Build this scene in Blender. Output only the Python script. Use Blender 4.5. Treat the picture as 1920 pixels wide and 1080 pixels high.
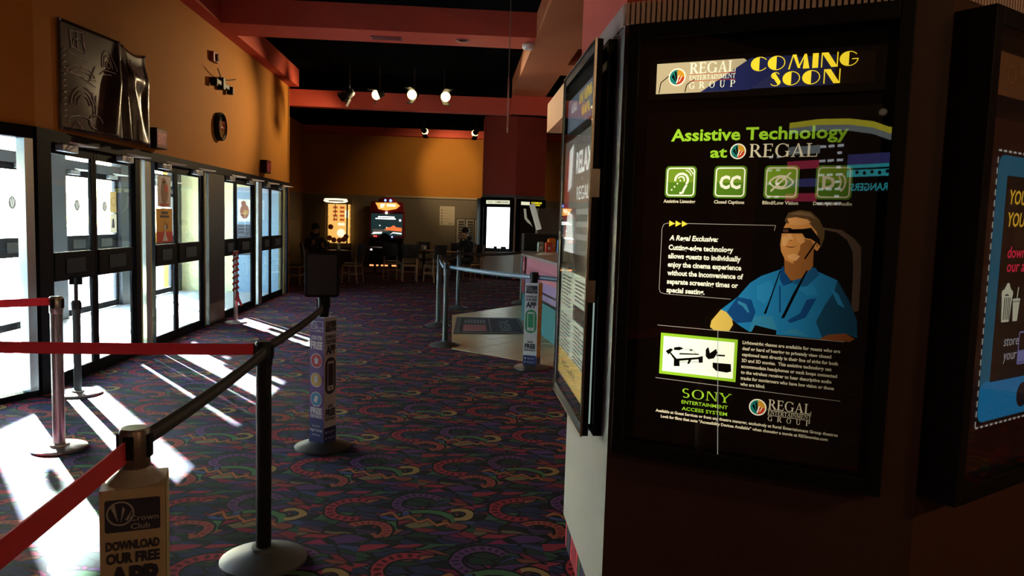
import bpy, bmesh, math, random
from mathutils import Vector, Matrix
random.seed(7)
for o in list(bpy.data.objects): bpy.data.objects.remove(o)
S = bpy.context.scene
COL = S.collection
# ------------------------------------------------------------------ camera
cam = bpy.data.cameras.new('camera'); camo = bpy.data.objects.new('camera', cam); COL.objects.link(camo)
cam.sensor_width = 36.0; cam.lens = 1400.0 / 1920.0 * 36.0; cam.clip_start = 0.02; cam.clip_end = 300
_R = Vector((0.9971, -0.0696, 0.0304)); _F = Vector((0.0720, 0.9936, -0.0872)); _F.normalize()
_U = _R.cross(_F); _U.normalize(); _R = _F.cross(_U)
camo.matrix_world = Matrix(((_R.x, _U.x, -_F.x, 0.0), (_R.y, _U.y, -_F.y, 0.0), (_R.z, _U.z, -_F.z, 1.56), (0, 0, 0, 1)))
S.camera = camo
# ------------------------------------------------------------------ sky, sun, exposure
S.view_settings.view_transform = 'Standard'; S.view_settings.look = 'None'
S.view_settings.gamma = 1.0; S.view_settings.use_curve_mapping = False
S.view_settings.exposure = 0.3
W = bpy.data.worlds.new('sky'); S.world = W; W.use_nodes = True
_bg = W.node_tree.nodes['Background']
_sky = W.node_tree.nodes.new('ShaderNodeTexSky'); _sky.sky_type = 'NISHITA'; _sky.sun_disc = False
_sky.sun_elevation = math.radians(15); _sky.sun_rotation = math.radians(-33); _sky.air_density = 1.0; _sky.dust_density = 0.4; _sky.ozone_density = 2.0
W.node_tree.links.new(_sky.outputs[0], _bg.inputs[0]); _bg.inputs[1].default_value = 6.0
sun = bpy.data.lights.new('sun', 'SUN'); sun.energy = 165.0; sun.angle = math.radians(0.6); sun.color = (0.95, 0.98, 1.0)
suno = bpy.data.objects.new('sun', sun); COL.objects.link(suno)
_sd = Vector((0.5615, -0.7799, -0.2755))          # direction the light travels
suno.rotation_euler = _sd.to_track_quat('-Z', 'Y').to_euler(); suno.location = (-12, 20, 8)
# ------------------------------------------------------------------ helpers
PI = math.pi
class MB:
    def __init__(s): s.v = []; s.f = []; s.m = []; s.cur = 0
    def add(s, vs, fs):
        o = len(s.v); s.v += [tuple(p) for p in vs]
        for f in fs: s.f.append(tuple(o + i for i in f)); s.m.append(s.cur)
        return s
    def box(s, x0, x1, y0, y1, z0, z1):
        return s.add([(x0, y0, z0), (x1, y0, z0), (x1, y1, z0), (x0, y1, z0), (x0, y0, z1), (x1, y0, z1), (x1, y1, z1), (x0, y1, z1)],
                     [(0, 3, 2, 1), (4, 5, 6, 7), (0, 1, 5, 4), (1, 2, 6, 5), (2, 3, 7, 6), (3, 0, 4, 7)])
    def prism(s, pts, z0, z1):
        n = len(pts)
        return s.add([(x, y, z0) for x, y in pts] + [(x, y, z1) for x, y in pts],
                     [tuple(range(n - 1, -1, -1)), tuple(range(n, 2 * n))] + [(i, (i + 1) % n, n + (i + 1) % n, n + i) for i in range(n)])
    def lathe(s, prof, n=24, c=(0, 0, 0)):
        vs = []; fs = []
        for r, z in prof:
            for k in range(n):
                a = 2 * PI * k / n; vs.append((c[0] + r * math.cos(a), c[1] + r * math.sin(a), c[2] + z))
        for j in range(len(prof) - 1):
            for k in range(n):
                k2 = (k + 1) % n; fs.append((j * n + k, j * n + k2, (j + 1) * n + k2, (j + 1) * n + k))
        fs.append(tuple(range(n - 1, -1, -1))); m = (len(prof) - 1) * n; fs.append(tuple(range(m, m + n)))
        return s.add(vs, fs)
    def cyl(s, cx, cy, z0, z1, r, n=20): return s.lathe([(r, z0), (r, z1)], n, (cx, cy, 0))
    def tube(s, pts, r, n=8):
        pts = [Vector(p) for p in pts]; vs = []; fs = []
        rr = r if isinstance(r, (list, tuple)) else [r] * len(pts)
        for i, p in enumerate(pts):
            d = (pts[min(i + 1, len(pts) - 1)] - pts[max(i - 1, 0)]).normalized()
            a = d.cross(Vector((0, 0, 1)) if abs(d.z) < .9 else Vector((1, 0, 0))).normalized(); b = d.cross(a)
            for k in range(n):
                t = 2 * PI * k / n; vs.append(p + (a * math.cos(t) + b * math.sin(t)) * rr[i])
        for i in range(len(pts) - 1):
            for k in range(n):
                k2 = (k + 1) % n; fs.append((i * n + k, (i + 1) * n + k, (i + 1) * n + k2, i * n + k2))
        fs.append(tuple(range(n))); m = (len(pts) - 1) * n; fs.append(tuple(range(m + n - 1, m - 1, -1)))
        return s.add(vs, fs)
    def ball(s, c, r, n=14, m=9, sc=(1, 1, 1)):
        vs = []; fs = []
        for j in range(m + 1):
            t = PI * j / m
            for k in range(n):
                a = 2 * PI * k / n
                vs.append((c[0] + r * sc[0] * math.sin(t) * math.cos(a), c[1] + r * sc[1] * math.sin(t) * math.sin(a), c[2] + r * sc[2] * math.cos(t)))
        for j in range(m):
            for k in range(n):
                k2 = (k + 1) % n; fs.append((j * n + k, (j + 1) * n + k, (j + 1) * n + k2, j * n + k2))
        return s.add(vs, fs)
    def obox(s, c, ax, ay, az):      # centre and three half-axis vectors
        c, ax, ay, az = map(Vector, (c, ax, ay, az))
        P = [c + ax * i + ay * j + az * k for k in (-1, 1) for i, j in ((-1, -1), (1, -1), (1, 1), (-1, 1))]
        return s.add(P, [(0, 3, 2, 1), (4, 5, 6, 7), (0, 1, 5, 4), (1, 2, 6, 5), (2, 3, 7, 6), (3, 0, 4, 7)])
    def build(s, name, mat, parent=None, loc=(0, 0, 0), rz=0, smooth=0, bevel=0):
        me = bpy.data.meshes.new(name); me.from_pydata(s.v, [], s.f)
        ms = mat if isinstance(mat, (list, tuple)) else [mat]
        for q in ms: me.materials.append(q)
        if len(ms) > 1: me.polygons.foreach_set('material_index', s.m)
        me.update()
        if smooth:
            me.polygons.foreach_set('use_smooth', [True] * len(me.polygons)); me.set_sharp_from_angle(angle=math.radians(smooth))
        o = bpy.data.objects.new(name, me); COL.objects.link(o); o.parent = parent; o.location = loc; o.rotation_euler = (0, 0, rz)
        if bevel:
            b = o.modifiers.new('bevel', 'BEVEL'); b.width = bevel; b.segments = 2; b.limit_method = 'ANGLE'
        return o
def tag(o, label=None, cat=None, group=None, kind=None):
    if label: o['label'] = label
    if cat: o['category'] = cat
    if group: o['group'] = group
    if kind: o['kind'] = kind
    return o
def thing(name, loc=(0, 0, 0), rz=0, label=None, cat=None, group=None, kind=None):
    o = bpy.data.objects.new(name, None); COL.objects.link(o); o.location = loc; o.rotation_euler = (0, 0, rz); o.empty_display_size = .1
    return tag(o, label, cat, group, kind)
def kids(o): return [c for c in bpy.data.objects if c.parent == o]
def copy_tree(o, parent=None, top=None):
    c = o.copy(); COL.objects.link(c); c.parent = parent
    for ch in kids(o): copy_tree(ch, c)
    return c
# ------------------------------------------------------------------ materials
MATS = {}
def M(name, col, rough=.6, metal=0.0, vary=.12, scale=30.0, emit=0.0, bump=0.0, bscale=200.0, spec=.5, ecol=None):
    if name in MATS: return MATS[name]
    m = bpy.data.materials.new(name); m.use_nodes = True; nt = m.node_tree; b = nt.nodes['Principled BSDF']; L = nt.links.new
    b.inputs['Roughness'].default_value = rough; b.inputs['Metallic'].default_value = metal; b.inputs['Specular IOR Level'].default_value = spec
    tc = nt.nodes.new('ShaderNodeTexCoord')
    nz = nt.nodes.new('ShaderNodeTexNoise'); nz.inputs['Scale'].default_value = scale; nz.inputs['Detail'].default_value = 3
    L(tc.outputs['Object'], nz.inputs['Vector'])
    r = nt.nodes.new('ShaderNodeMapRange'); r.inputs['To Min'].default_value = 1 - vary; r.inputs['To Max'].default_value = 1 + vary
    L(nz.outputs['Fac'], r.inputs['Value'])
    mx = nt.nodes.new('ShaderNodeVectorMath'); mx.operation = 'SCALE'; mx.inputs[0].default_value = col[:3]
    L(r.outputs[0], mx.inputs['Scale']); L(mx.outputs[0], b.inputs['Base Color'])
    if bump:
        n2 = nt.nodes.new('ShaderNodeTexNoise'); n2.inputs['Scale'].default_value = bscale; L(tc.outputs['Object'], n2.inputs['Vector'])
        bp = nt.nodes.new('ShaderNodeBump'); bp.inputs['Strength'].default_value = bump; bp.inputs['Distance'].default_value = .01
        L(n2.outputs['Fac'], bp.inputs['Height']); L(bp.outputs[0], b.inputs['Normal'])
    if emit:
        b.inputs['Emission Color'].default_value = (*(ecol or col)[:3], 1); b.inputs['Emission Strength'].default_value = emit
    MATS[name] = m; return m
def glass(name, refl=.03, tint=(.94, .97, .96), haze=0.0):
    if name in MATS: return MATS[name]
    m = bpy.data.materials.new(name); m.use_nodes = True; nt = m.node_tree; nt.nodes.clear(); L = nt.links.new
    out = nt.nodes.new('ShaderNodeOutputMaterial'); tr = nt.nodes.new('ShaderNodeBsdfTransparent'); tr.inputs[0].default_value = (*tint, 1)
    gl = nt.nodes.new('ShaderNodeBsdfGlossy'); gl.inputs['Roughness'].default_value = .01; gl.inputs[0].default_value = (1, 1, 1, 1)
    ge = nt.nodes.new('ShaderNodeNewGeometry'); dt = nt.nodes.new('ShaderNodeVectorMath'); dt.operation = 'DOT_PRODUCT'; L(ge.outputs['Normal'], dt.inputs[0]); L(ge.outputs['Incoming'], dt.inputs[1])
    def mth(op, x, y):
        n = nt.nodes.new('ShaderNodeMath'); n.operation = op
        for i, q in enumerate((x, y)):
            if isinstance(q, (int, float)): n.inputs[i].default_value = q
            elif q is not None: L(q, n.inputs[i])
        return n
    mu = mth('MULTIPLY_ADD', mth('POWER', mth('SUBTRACT', 1.0, mth('ABSOLUTE', dt.outputs['Value'], None).outputs[0]).outputs[0], 5.0).outputs[0], 1 - refl); mu.inputs[2].default_value = refl   # Schlick, same from both sides
    mx = nt.nodes.new('ShaderNodeMixShader'); L(mu.outputs[0], mx.inputs[0]); L(tr.outputs[0], mx.inputs[1]); L(gl.outputs[0], mx.inputs[2])
    last = mx
    if haze:
        tl = nt.nodes.new('ShaderNodeBsdfTranslucent'); tl.inputs[0].default_value = (.8, .85, .9, 1)
        tc = nt.nodes.new('ShaderNodeTexCoord'); nz = nt.nodes.new('ShaderNodeTexNoise'); nz.inputs['Scale'].default_value = 5; nz.inputs['Detail'].default_value = 6
        L(tc.outputs['Object'], nz.inputs['Vector'])
        r = nt.nodes.new('ShaderNodeMapRange'); r.inputs['From Min'].default_value = .5; r.inputs['From Max'].default_value = .8; r.inputs['To Max'].default_value = haze
        L(nz.outputs['Fac'], r.inputs['Value'])
        m2 = nt.nodes.new('ShaderNodeMixShader'); L(r.outputs[0], m2.inputs[0]); L(mx.outputs[0], m2.inputs[1]); L(tl.outputs[0], m2.inputs[2]); last = m2
    L(last.outputs[0], out.inputs[0]); MATS[name] = m; return m
def lit(name, col, st, falloff=None):
    """Backlit print. tubes=(u0, reach, floor): the emission is painted to fade beyond u0, with no tube behind the sheet."""
    if name in MATS: return MATS[name]
    m = bpy.data.materials.new(name); m.use_nodes = True; nt = m.node_tree; b = nt.nodes['Principled BSDF']; L = nt.links.new
    b.inputs['Base Color'].default_value = (*[c * .25 for c in col], 1); b.inputs['Roughness'].default_value = .5
    b.inputs['Emission Color'].default_value = (*col, 1); b.inputs['Emission Strength'].default_value = st
    if falloff:
        tc = nt.nodes.new('ShaderNodeTexCoord'); sx = nt.nodes.new('ShaderNodeSeparateXYZ'); L(tc.outputs['Object'], sx.inputs[0])
        r = nt.nodes.new('ShaderNodeMapRange'); r.interpolation_type = 'SMOOTHSTEP'
        r.inputs['From Min'].default_value = falloff[0]; r.inputs['From Max'].default_value = falloff[0] + falloff[1]
        r.inputs['To Min'].default_value = st; r.inputs['To Max'].default_value = st * falloff[2]
        L(sx.outputs['X'], r.inputs['Value']); L(r.outputs[0], b.inputs['Emission Strength'])  # brightness fade along x is painted into the emission strength
    MATS[name] = m; return m
# colours of the place
m_wall = M('tan orange wall paint', (.44, .18, .030), .8, vary=.06, scale=6, bump=.04, spec=.12)
m_dado = M('taupe wainscot paint', (.17, .14, .10), .6, vary=.06, scale=6)
m_red = M('brick red paint', (.58, .095, .060), .75, vary=.06, scale=5, spec=.15)
m_orange = M('terracotta soffit paint', (.42, .12, .04), .65, vary=.06, scale=5)
m_ceil = M('black ceiling', (.005, .0055, .0055), 1.0, vary=.3, scale=8, spec=0.0)
m_blkmetal = M('black anodised frame', (.006, .006, .008), .6, .0, vary=.15, spec=.08)
m_black = M('black plastic', (.009, .009, .009), .55, spec=.18)
m_cream = M('cream jamb', (.42, .42, .17), .6, vary=.08)
m_grey = M('grey steel', (.35, .37, .38), .4, .6)
m_steel = M('brushed stainless', (.42, .39, .36), .32, .9, vary=.2, scale=60)
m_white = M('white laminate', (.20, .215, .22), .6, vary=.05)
m_wht = M('white plastic', (.75, .74, .7), .5)
m_pane = glass('door glass', .03, (.95, .98, .98), .004)
m_panec = glass('display case glass', .03, (.97, .97, .97))
m_conc = M('sunlit concrete', (.62, .60, .56), .9, vary=.1, scale=2)
m_redbelt = M('red nylon belt', (.60, .055, .075), .7, vary=.1, scale=120, bump=.1, bscale=400)
_nt = m_redbelt.node_tree; _pb = _nt.nodes['Principled BSDF']; _tl = _nt.nodes.new('ShaderNodeBsdfTranslucent'); _tl.inputs[0].default_value = (.75, .04, .06, 1)
_ms = _nt.nodes.new('ShaderNodeMixShader'); _ms.inputs[0].default_value = .22; _nt.links.new(_pb.outputs[0], _ms.inputs[1]); _nt.links.new(_tl.outputs[0], _ms.inputs[2]); _nt.links.new(_ms.outputs[0], _nt.nodes['Material Output'].inputs[0])
m_blkbelt = M('black nylon belt', (.02, .02, .022), .8, vary=.2, scale=120, bump=.2, bscale=400)
m_blubelt = M('blue nylon belt', (.03, .07, .11), .7, vary=.1, scale=120)
m_bstripe = M('grey belt stripe', (.30, .36, .42), .7)
def carpet_material():
    m = bpy.data.materials.new('theatre carpet'); m.use_nodes = True; nt = m.node_tree; N = nt.nodes.new; L = nt.links.new
    b = nt.nodes['Principled BSDF']; b.inputs['Roughness'].default_value = .95; b.inputs['Specular IOR Level'].default_value = .1
    def mth(op, a, bb=None, c=None):
        n = N('ShaderNodeMath'); n.operation = op
        for i, x in enumerate((a, bb, c)):
            if x is None: continue
            if isinstance(x, (int, float)): n.inputs[i].default_value = x
            else: L(x, n.inputs[i])
        return n.outputs[0]
    tc = N('ShaderNodeTexCoord'); sep = N('ShaderNodeSeparateXYZ')
    wn = N('ShaderNodeTexNoise'); wn.inputs['Scale'].default_value = 9; L(tc.outputs['Object'], wn.inputs['Vector'])
    va = N('ShaderNodeVectorMath'); va.operation = 'MULTIPLY_ADD'; va.inputs[1].default_value = (.035, .035, 0); L(wn.outputs['Color'], va.inputs[0]); L(tc.outputs['Object'], va.inputs[2])
    L(va.outputs[0], sep.inputs[0])
    T = .88
    px = mth('DIVIDE', sep.outputs[0], T); py = mth('DIVIDE', sep.outputs[1], T * .8)
    row = mth('FLOOR', py); qx = mth('ADD', px, mth('MULTIPLY', row, .37))
    u = mth('SUBTRACT', mth('FRACT', qx), .5); v = mth('MULTIPLY', mth('SUBTRACT', mth('FRACT', py), .5), .8)
    BLK = (.010, .010, .012, 1)
    def over(base, mask, col):
        n = N('ShaderNodeMix'); n.data_type = 'RGBA'; L(mask, n.inputs[0]); L(base, n.inputs[6])
        if isinstance(col, tuple): n.inputs[7].default_value = col if len(col) == 4 else (*col, 1)
        else: L(col, n.inputs[7])
        return n.outputs[2]
    def shards(fx, fy, ang_, sc_, pal, edge):
        cv = N('ShaderNodeCombineXYZ'); L(mth('MULTIPLY', u, fx), cv.inputs[0]); L(mth('MULTIPLY', v, fy), cv.inputs[1])
        w2 = N('ShaderNodeTexNoise'); w2.inputs['Scale'].default_value = .55; L(cv.outputs[0], w2.inputs['Vector'])
        wa = N('ShaderNodeVectorMath'); wa.operation = 'MULTIPLY_ADD'; wa.inputs[1].default_value = (.9, .9, 0); L(w2.outputs['Color'], wa.inputs[0]); L(cv.outputs[0], wa.inputs[2])
        sk = N('ShaderNodeVectorRotate'); sk.inputs['Angle'].default_value = ang_; L(wa.outputs[0], sk.inputs['Vector'])
        st_ = N('ShaderNodeVectorMath'); st_.operation = 'MULTIPLY'; st_.inputs[1].default_value = (.42, 1.0, 1.0); L(sk.outputs[0], st_.inputs[0])
        vo = N('ShaderNodeTexVoronoi'); vo.voronoi_dimensions = '2D'; vo.inputs['Scale'].default_value = sc_; L(st_.outputs[0], vo.inputs['Vector'])
        ve = N('ShaderNodeTexVoronoi'); ve.voronoi_dimensions = '2D'; ve.feature = 'DISTANCE_TO_EDGE'; ve.inputs['Scale'].default_value = sc_; L(st_.outputs[0], ve.inputs['Vector'])
        sc = N('ShaderNodeSeparateColor'); L(vo.outputs['Color'], sc.inputs[0])
        cr = N('ShaderNodeValToRGB'); cr.color_ramp.interpolation = 'CONSTANT'; e = cr.color_ramp.elements
        e[0].position = 0; e[0].color = (*pal[0][1], 1); e[1].position = pal[1][0]; e[1].color = (*pal[1][1], 1)
        for p, c in pal[2:]: k = e.new(p); k.color = (*c, 1)
        L(sc.outputs[0], cr.inputs[0])
        return over(cr.outputs[0], mth('LESS_THAN', ve.outputs['Distance'], edge), BLK), sc.outputs[1], ve.outputs['Distance']
    palA = [(0, (.018, .040, .030)), (.12, (.20, .025, .045)), (.22, (.022, .028, .085)), (.42, (.055, .025, .085)), (.54, (.20, .055, .04)), (.58, (.025, .070, .045)), (.66, (.013, .013, .020)), (.84, (.13, .11, .06)), (.87, (.18, .018, .075)), (.94, (.04, .055, .15))]
    palB = [(0, (.27, .03, .055)), (.28, (.04, .10, .06)), (.42, (.26, .08, .05)), (.5, (.08, .035, .14)), (.66, (.18, .155, .075)), (.74, (.22, .02, .09)), (.88, (.045, .065, .20))]
    col, _x, _y = shards(7.0, 10.0, .5, 1.9, palA, .07)
    c2_, r2, d2 = shards(7.0, 10.0, -.6, 1.35, palB, .10)
    col = over(col, mth('GREATER_THAN', r2, .70), c2_)
    def ring(base, cx, cy, r, w, ang, open_, c, c2=None):
        du = mth('SUBTRACT', u, cx); dv = mth('SUBTRACT', v, cy)
        d = mth('SQRT', mth('ADD', mth('MULTIPLY', du, du), mth('MULTIPLY', dv, dv)))
        k = mth('ABSOLUTE', mth('SUBTRACT', d, r))
        side = mth('GREATER_THAN', mth('ADD', mth('MULTIPLY', du, math.cos(ang)), mth('MULTIPLY', dv, math.sin(ang))), open_ * r)
        base = over(base, mth('MULTIPLY', mth('LESS_THAN', k, w + .016), side), BLK)
        m0 = mth('MULTIPLY', mth('LESS_THAN', k, w), side); base = over(base, m0, c)
        if c2:
            at = mth('ARCTAN2', dv, du); z = mth('ABSOLUTE', mth('SUBTRACT', mth('FRACT', mth('MULTIPLY', at, 3.2)), .5))
            tooth = mth('LESS_THAN', k, mth('MULTIPLY', z, w * 1.5)); base = over(base, mth('MULTIPLY', mth('MULTIPLY', m0, tooth), mth('GREATER_THAN', z, .25)), c2)
        return base
    col = ring(col, -.22, .10, .155, .034, PI, -.35, (.31, .03, .055), (.07, .010, .018))
    col = ring(col, .20, -.12, .19, .026, 1.9, -.2, (.06, .16, .07))
    col = ring(col, .16, .20, .14, .030, PI * .75, -.3, (.12, .05, .16), (.04, .02, .07))
    col = ring(col, -.12, -.22, .12, .028, .9, .0, (.30, .075, .045), (.20, .02, .04))
    col = ring(col, .40, .02, .075, .022, 0.2, -.4, (.30, .22, .08))
    col = ring(col, .02, .02, .07, .018, -1.2, -.1, (.05, .08, .22))
    tri = mth('MULTIPLY', mth('ABSOLUTE', mth('SUBTRACT', mth('FRACT', mth('MULTIPLY', u, 9.0)), .5)), .13)
    zz = mth('ABSOLUTE', mth('SUBTRACT', mth('SUBTRACT', v, tri), mth('ADD', mth('MULTIPLY', u, -.45), -.02)))
    rng = mth('MULTIPLY', mth('GREATER_THAN', u, -.05), mth('LESS_THAN', u, .36))
    col = over(col, mth('MULTIPLY', mth('LESS_THAN', zz, .030), rng), BLK)
    col = over(col, mth('MULTIPLY', mth('LESS_THAN', zz, .019), rng), (.36, .13, .05, 1))
    fz = N('ShaderNodeTexNoise'); fz.inputs['Scale'].default_value = 260; L(tc.outputs['Object'], fz.inputs['Vector'])
    fr = N('ShaderNodeMapRange'); fr.inputs['To Min'].default_value = .60; fr.inputs['To Max'].default_value = 1.40; L(fz.outputs['Fac'], fr.inputs['Value'])
    vs = N('ShaderNodeVectorMath'); vs.operation = 'SCALE'; L(col, vs.inputs[0]); L(fr.outputs[0], vs.inputs['Scale'])
    tn = N('ShaderNodeVectorMath'); tn.operation = 'MULTIPLY'; tn.inputs[1].default_value = (1.10, .93, .93); L(vs.outputs[0], tn.inputs[0]); L(tn.outputs[0], b.inputs['Base Color'])
    bp = N('ShaderNodeBump'); bp.inputs['Strength'].default_value = .3; bp.inputs['Distance'].default_value = .004; L(fz.outputs['Fac'], bp.inputs['Height']); L(bp.outputs[0], b.inputs['Normal'])
    MATS['carpet'] = m; return m
m_carpet = carpet_material()
# ------------------------------------------------------------------ flat print: frames, text, shapes
class Fr:
    def __init__(s, ox=0, oy=0, th=0, oz=0): s.o = (ox, oy, oz); s.c = math.cos(th); s.s = math.sin(th)
    def pt(s, u, v, k): return (s.o[0] + u * s.c + k * s.s, s.o[1] + u * s.s - k * s.c, s.o[2] + v)
F0 = Fr()
class Print:
    """collects flat shapes (u, v) at a small offset k in front of a frame; one mesh object"""
    def __init__(s, fr=F0): s.fr = fr; s.b = MB()
    def poly(s, pts, k): s.b.add([s.fr.pt(u, v, k) for u, v in pts], [tuple(range(len(pts)))]); return s
    def rect(s, u0, u1, v0, v1, k): return s.poly([(u0, v0), (u1, v0), (u1, v1), (u0, v1)], k)
    def quads(s, qs, k):
        for q in qs: s.poly(q, k)
        return s
    def rrect(s, u0, u1, v0, v1, r, k, n=4): return s.poly(rr(u0, u1, v0, v1, r, n), k)
    def rring(s, u0, u1, v0, v1, r, w, k, n=4):
        a = rr(u0, u1, v0, v1, r, n); b = rr(u0 + w, u1 - w, v0 + w, v1 - w, max(r - w, .0005), n)
        for i in range(len(a)): j = (i + 1) % len(a); s.poly([a[i], a[j], b[j], b[i]], k)
        return s
    def disc(s, u, v, r, k, n=24, sy=1): return s.poly([(u + r * math.cos(2 * PI * i / n), v + r * sy * math.sin(2 * PI * i / n)) for i in range(n)], k)
    def ring(s, u, v, r, w, k, n=24, a0=0, a1=360, sy=1):
        for i in range(n):
            t0 = math.radians(a0 + (a1 - a0) * i / n); t1 = math.radians(a0 + (a1 - a0) * (i + 1) / n); q = r - w
            s.poly([(u + q * math.cos(t0), v + q * sy * math.sin(t0)), (u + r * math.cos(t0), v + r * sy * math.sin(t0)), (u + r * math.cos(t1), v + r * sy * math.sin(t1)), (u + q * math.cos(t1), v + q * sy * math.sin(t1))], k)
        return s
    def line(s, pts, w, k):
        for (a, b), (c, d) in zip(pts[:-1], pts[1:]):
            l = math.hypot(c - a, d - b) or 1; nx, ny = -(d - b) / l * w / 2, (c - a) / l * w / 2
            s.poly([(a - nx, b - ny), (c - nx, d - ny), (c + nx, d + ny), (a + nx, b + ny)], k)
        return s
    def text(s, body, u, v, cap, k, al='L', bold=0.0, shear=0.0, sx=1.0, width=None):
        me = text_mesh(body, bold, shear)
        xs = [p[0] for p in me[0]]; x0, x1 = min(xs), max(xs); sc = cap / .71
        if width: sx = width / ((x1 - x0) * sc)
        off = {'L': -x0, 'C': -(x0 + x1) / 2, 'R': -x1}[al]
        s.b.add([s.fr.pt(u + (x + off) * sc * sx, v + y * sc, k) for x, y in me[0]], me[1]); return s
    def build(s, name, mat, parent, kind=None):
        o = s.b.build(name, mat, parent)
        if kind: o['kind'] = kind
        return o
def rr(u0, u1, v0, v1, r, n=4):
    P = []
    for cx, cy, a in ((u1 - r, v1 - r, 0), (u0 + r, v1 - r, 90), (u0 + r, v0 + r, 180), (u1 - r, v0 + r, 270)):
        for i in range(n + 1): t = math.radians(a + 90 * i / n); P.append((cx + r * math.cos(t), cy + r * math.sin(t)))
    return P
_tc = {}
def text_mesh(body, bold, shear):
    key = (body, bold, shear)
    if key not in _tc:
        c = bpy.data.curves.new('lettering', 'FONT'); c.body = body; c.size = 1; c.offset = bold; c.shear = shear; c.resolution_u = 2
        o = bpy.data.objects.new('lettering', c); COL.objects.link(o)
        me = bpy.data.meshes.new_from_object(o.evaluated_get(bpy.context.evaluated_depsgraph_get()))
        _tc[key] = ([(p.co.x, p.co.y) for p in me.vertices], [tuple(p.vertices) for p in me.polygons])
        bpy.data.objects.remove(o); bpy.data.curves.remove(c); bpy.data.meshes.remove(me)
    return _tc[key]
# serif and deco capitals, cap height 1
def _sg(x0, y0, x1, y1, w):
    return [[(x0 - w / 2, y0), (x0 + w / 2, y0), (x1 + w / 2, y1), (x1 - w / 2, y1)]]
def _hb(x0, x1, y, w=.07): return [[(x0, y - w / 2), (x1, y - w / 2), (x1, y + w / 2), (x0, y + w / 2)]]
def _arc(cx, cy, rx, ry, a0, a1, wt=.15, wn=.05, n=14):
    Q = []
    for i in range(n):
        q = []
        for t, inner in ((i, 0), (i + 1, 0), (i + 1, 1), (i, 1)):
            a = math.radians(a0 + (a1 - a0) * t / n); w = wn + (wt - wn) * abs(math.cos(a)); f = 1 if not inner else 0
            q.append((cx + (rx - (0 if f else w)) * math.cos(a), cy + (ry - (0 if f else wn + (wt - wn) * .1)) * math.sin(a)))
        Q.append(q)
    return Q
_h = .05
SERIF = {
 'R': (.80, _sg(.17, 0, .17, 1, .14) + _hb(.02, .32, .025, _h) + _hb(.02, .35, .975, _h) + _hb(.2, .35, .5, _h) + _arc(.33, .74, .30, .26, 90, -90) + [[(.30, .5), (.46, .5), (.82, 0), (.62, 0)]]),
 'E': (.72, _sg(.17, 0, .17, 1, .14) + _hb(.02, .64, .03, .06) + _hb(.02, .6, .97, .06) + _hb(.2, .5, .52, .05) + _sg(.62, 0, .65, .22, .05) + _sg(.58, .78, .58, 1, .05) + _sg(.5, .42, .5, .62, .04)),
 'G': (.92, _arc(.45, .5, .44, .52, 38, 332) + _sg(.76, .02, .76, .42, .13) + _hb(.62, .9, .42, _h) + _sg(.78, .72, .78, .96, .05)),
 'A': (.86, [[(.08, 0), (.15, 0), (.46, 1), (.40, 1)], [(.60, 0), (.78, 0), (.47, 1), (.38, 1)]] + _hb(.22, .6, .33, _h) + _hb(0, .26, .025, _h) + _hb(.52, .88, .025, _h)),
 'L': (.70, _sg(.17, 0, .17, 1, .14) + _hb(.02, .34, .975, _h) + _hb(.02, .64, .03, .06) + _sg(.63, 0, .66, .26, .05)),
 'O': (.98, _arc(.48, .5, .46, .52, 0, 360, n=24)), 'U': (.88, _sg(.18, .3, .18, 1, .14) + _sg(.70, .3, .70, 1, .06) + _arc(.42, .32, .31, .34, 180, 360, .14, .06) + _hb(.02, .36, .975, _h) + _hb(.56, .84, .975, _h)),
 'P': (.72, _sg(.17, 0, .17, 1, .14) + _hb(.02, .34, .025, _h) + _hb(.02, .35, .975, _h) + _hb(.2, .35, .47, _h) + _arc(.33, .72, .32, .28, 90, -90)),
 'S': (.70, _arc(.34, .74, .27, .28, 40, 270, .13, .07) + _arc(.34, .26, .29, .28, 90, -140, .13, .07)), 'N': (.92, _sg(.14, 0, .14, 1, .06) + _sg(.78, 0, .78, 1, .06) + [[(.10, 1), (.28, 1), (.82, 0), (.74, 0)]] + _hb(0, .28, .025, _h) + _hb(.64, .92, .975, _h)),
 'Y': (.86, [[(.03, 1), (.2, 1), (.46, .48), (.36, .48)], [(.78, 1), (.84, 1), (.46, .42), (.40, .5)]] + _sg(.42, 0, .42, .5, .14) + _hb(.26, .58, .025, _h) + _hb(0, .3, .975, _h) + _hb(.66, .92, .975, _h)),
 'T': (.76, _sg(.37, 0, .37, 1, .14) + _hb(.02, .72, .97, .06) + _hb(.22, .52, .025, _h) + _sg(.04, .78, .04, 1, .05) + _sg(.70, .78, .70, 1, .05)), 'I': (.36, _sg(.17, 0, .17, 1, .14) + _hb(.02, .32, .025, _h) + _hb(.02, .32, .975, _h)),
 'M': (1.06, _sg(.14, 0, .14, 1, .06) + _sg(.88, 0, .88, 1, .13) + [[(.10, 1), (.26, 1), (.56, .05), (.46, .05)], [(.84, 1), (.92, 1), (.54, .05), (.46, .05)]] + _hb(0, .28, .025, _h) + _hb(.74, 1.0, .025, _h)),
}
def _half(cx, cy, r, a0=90, a1=270, n=12):
    P = [(cx, cy)]
    return [[(cx + r * math.cos(math.radians(a0 + (a1 - a0) * i / n)), cy + r * math.sin(math.radians(a0 + (a1 - a0) * i / n))) for i in range(n + 1)]]
def _th(cx, cy, r, a0, a1): return _arc(cx, cy, r, r, a0, a1, .05, .05)
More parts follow.
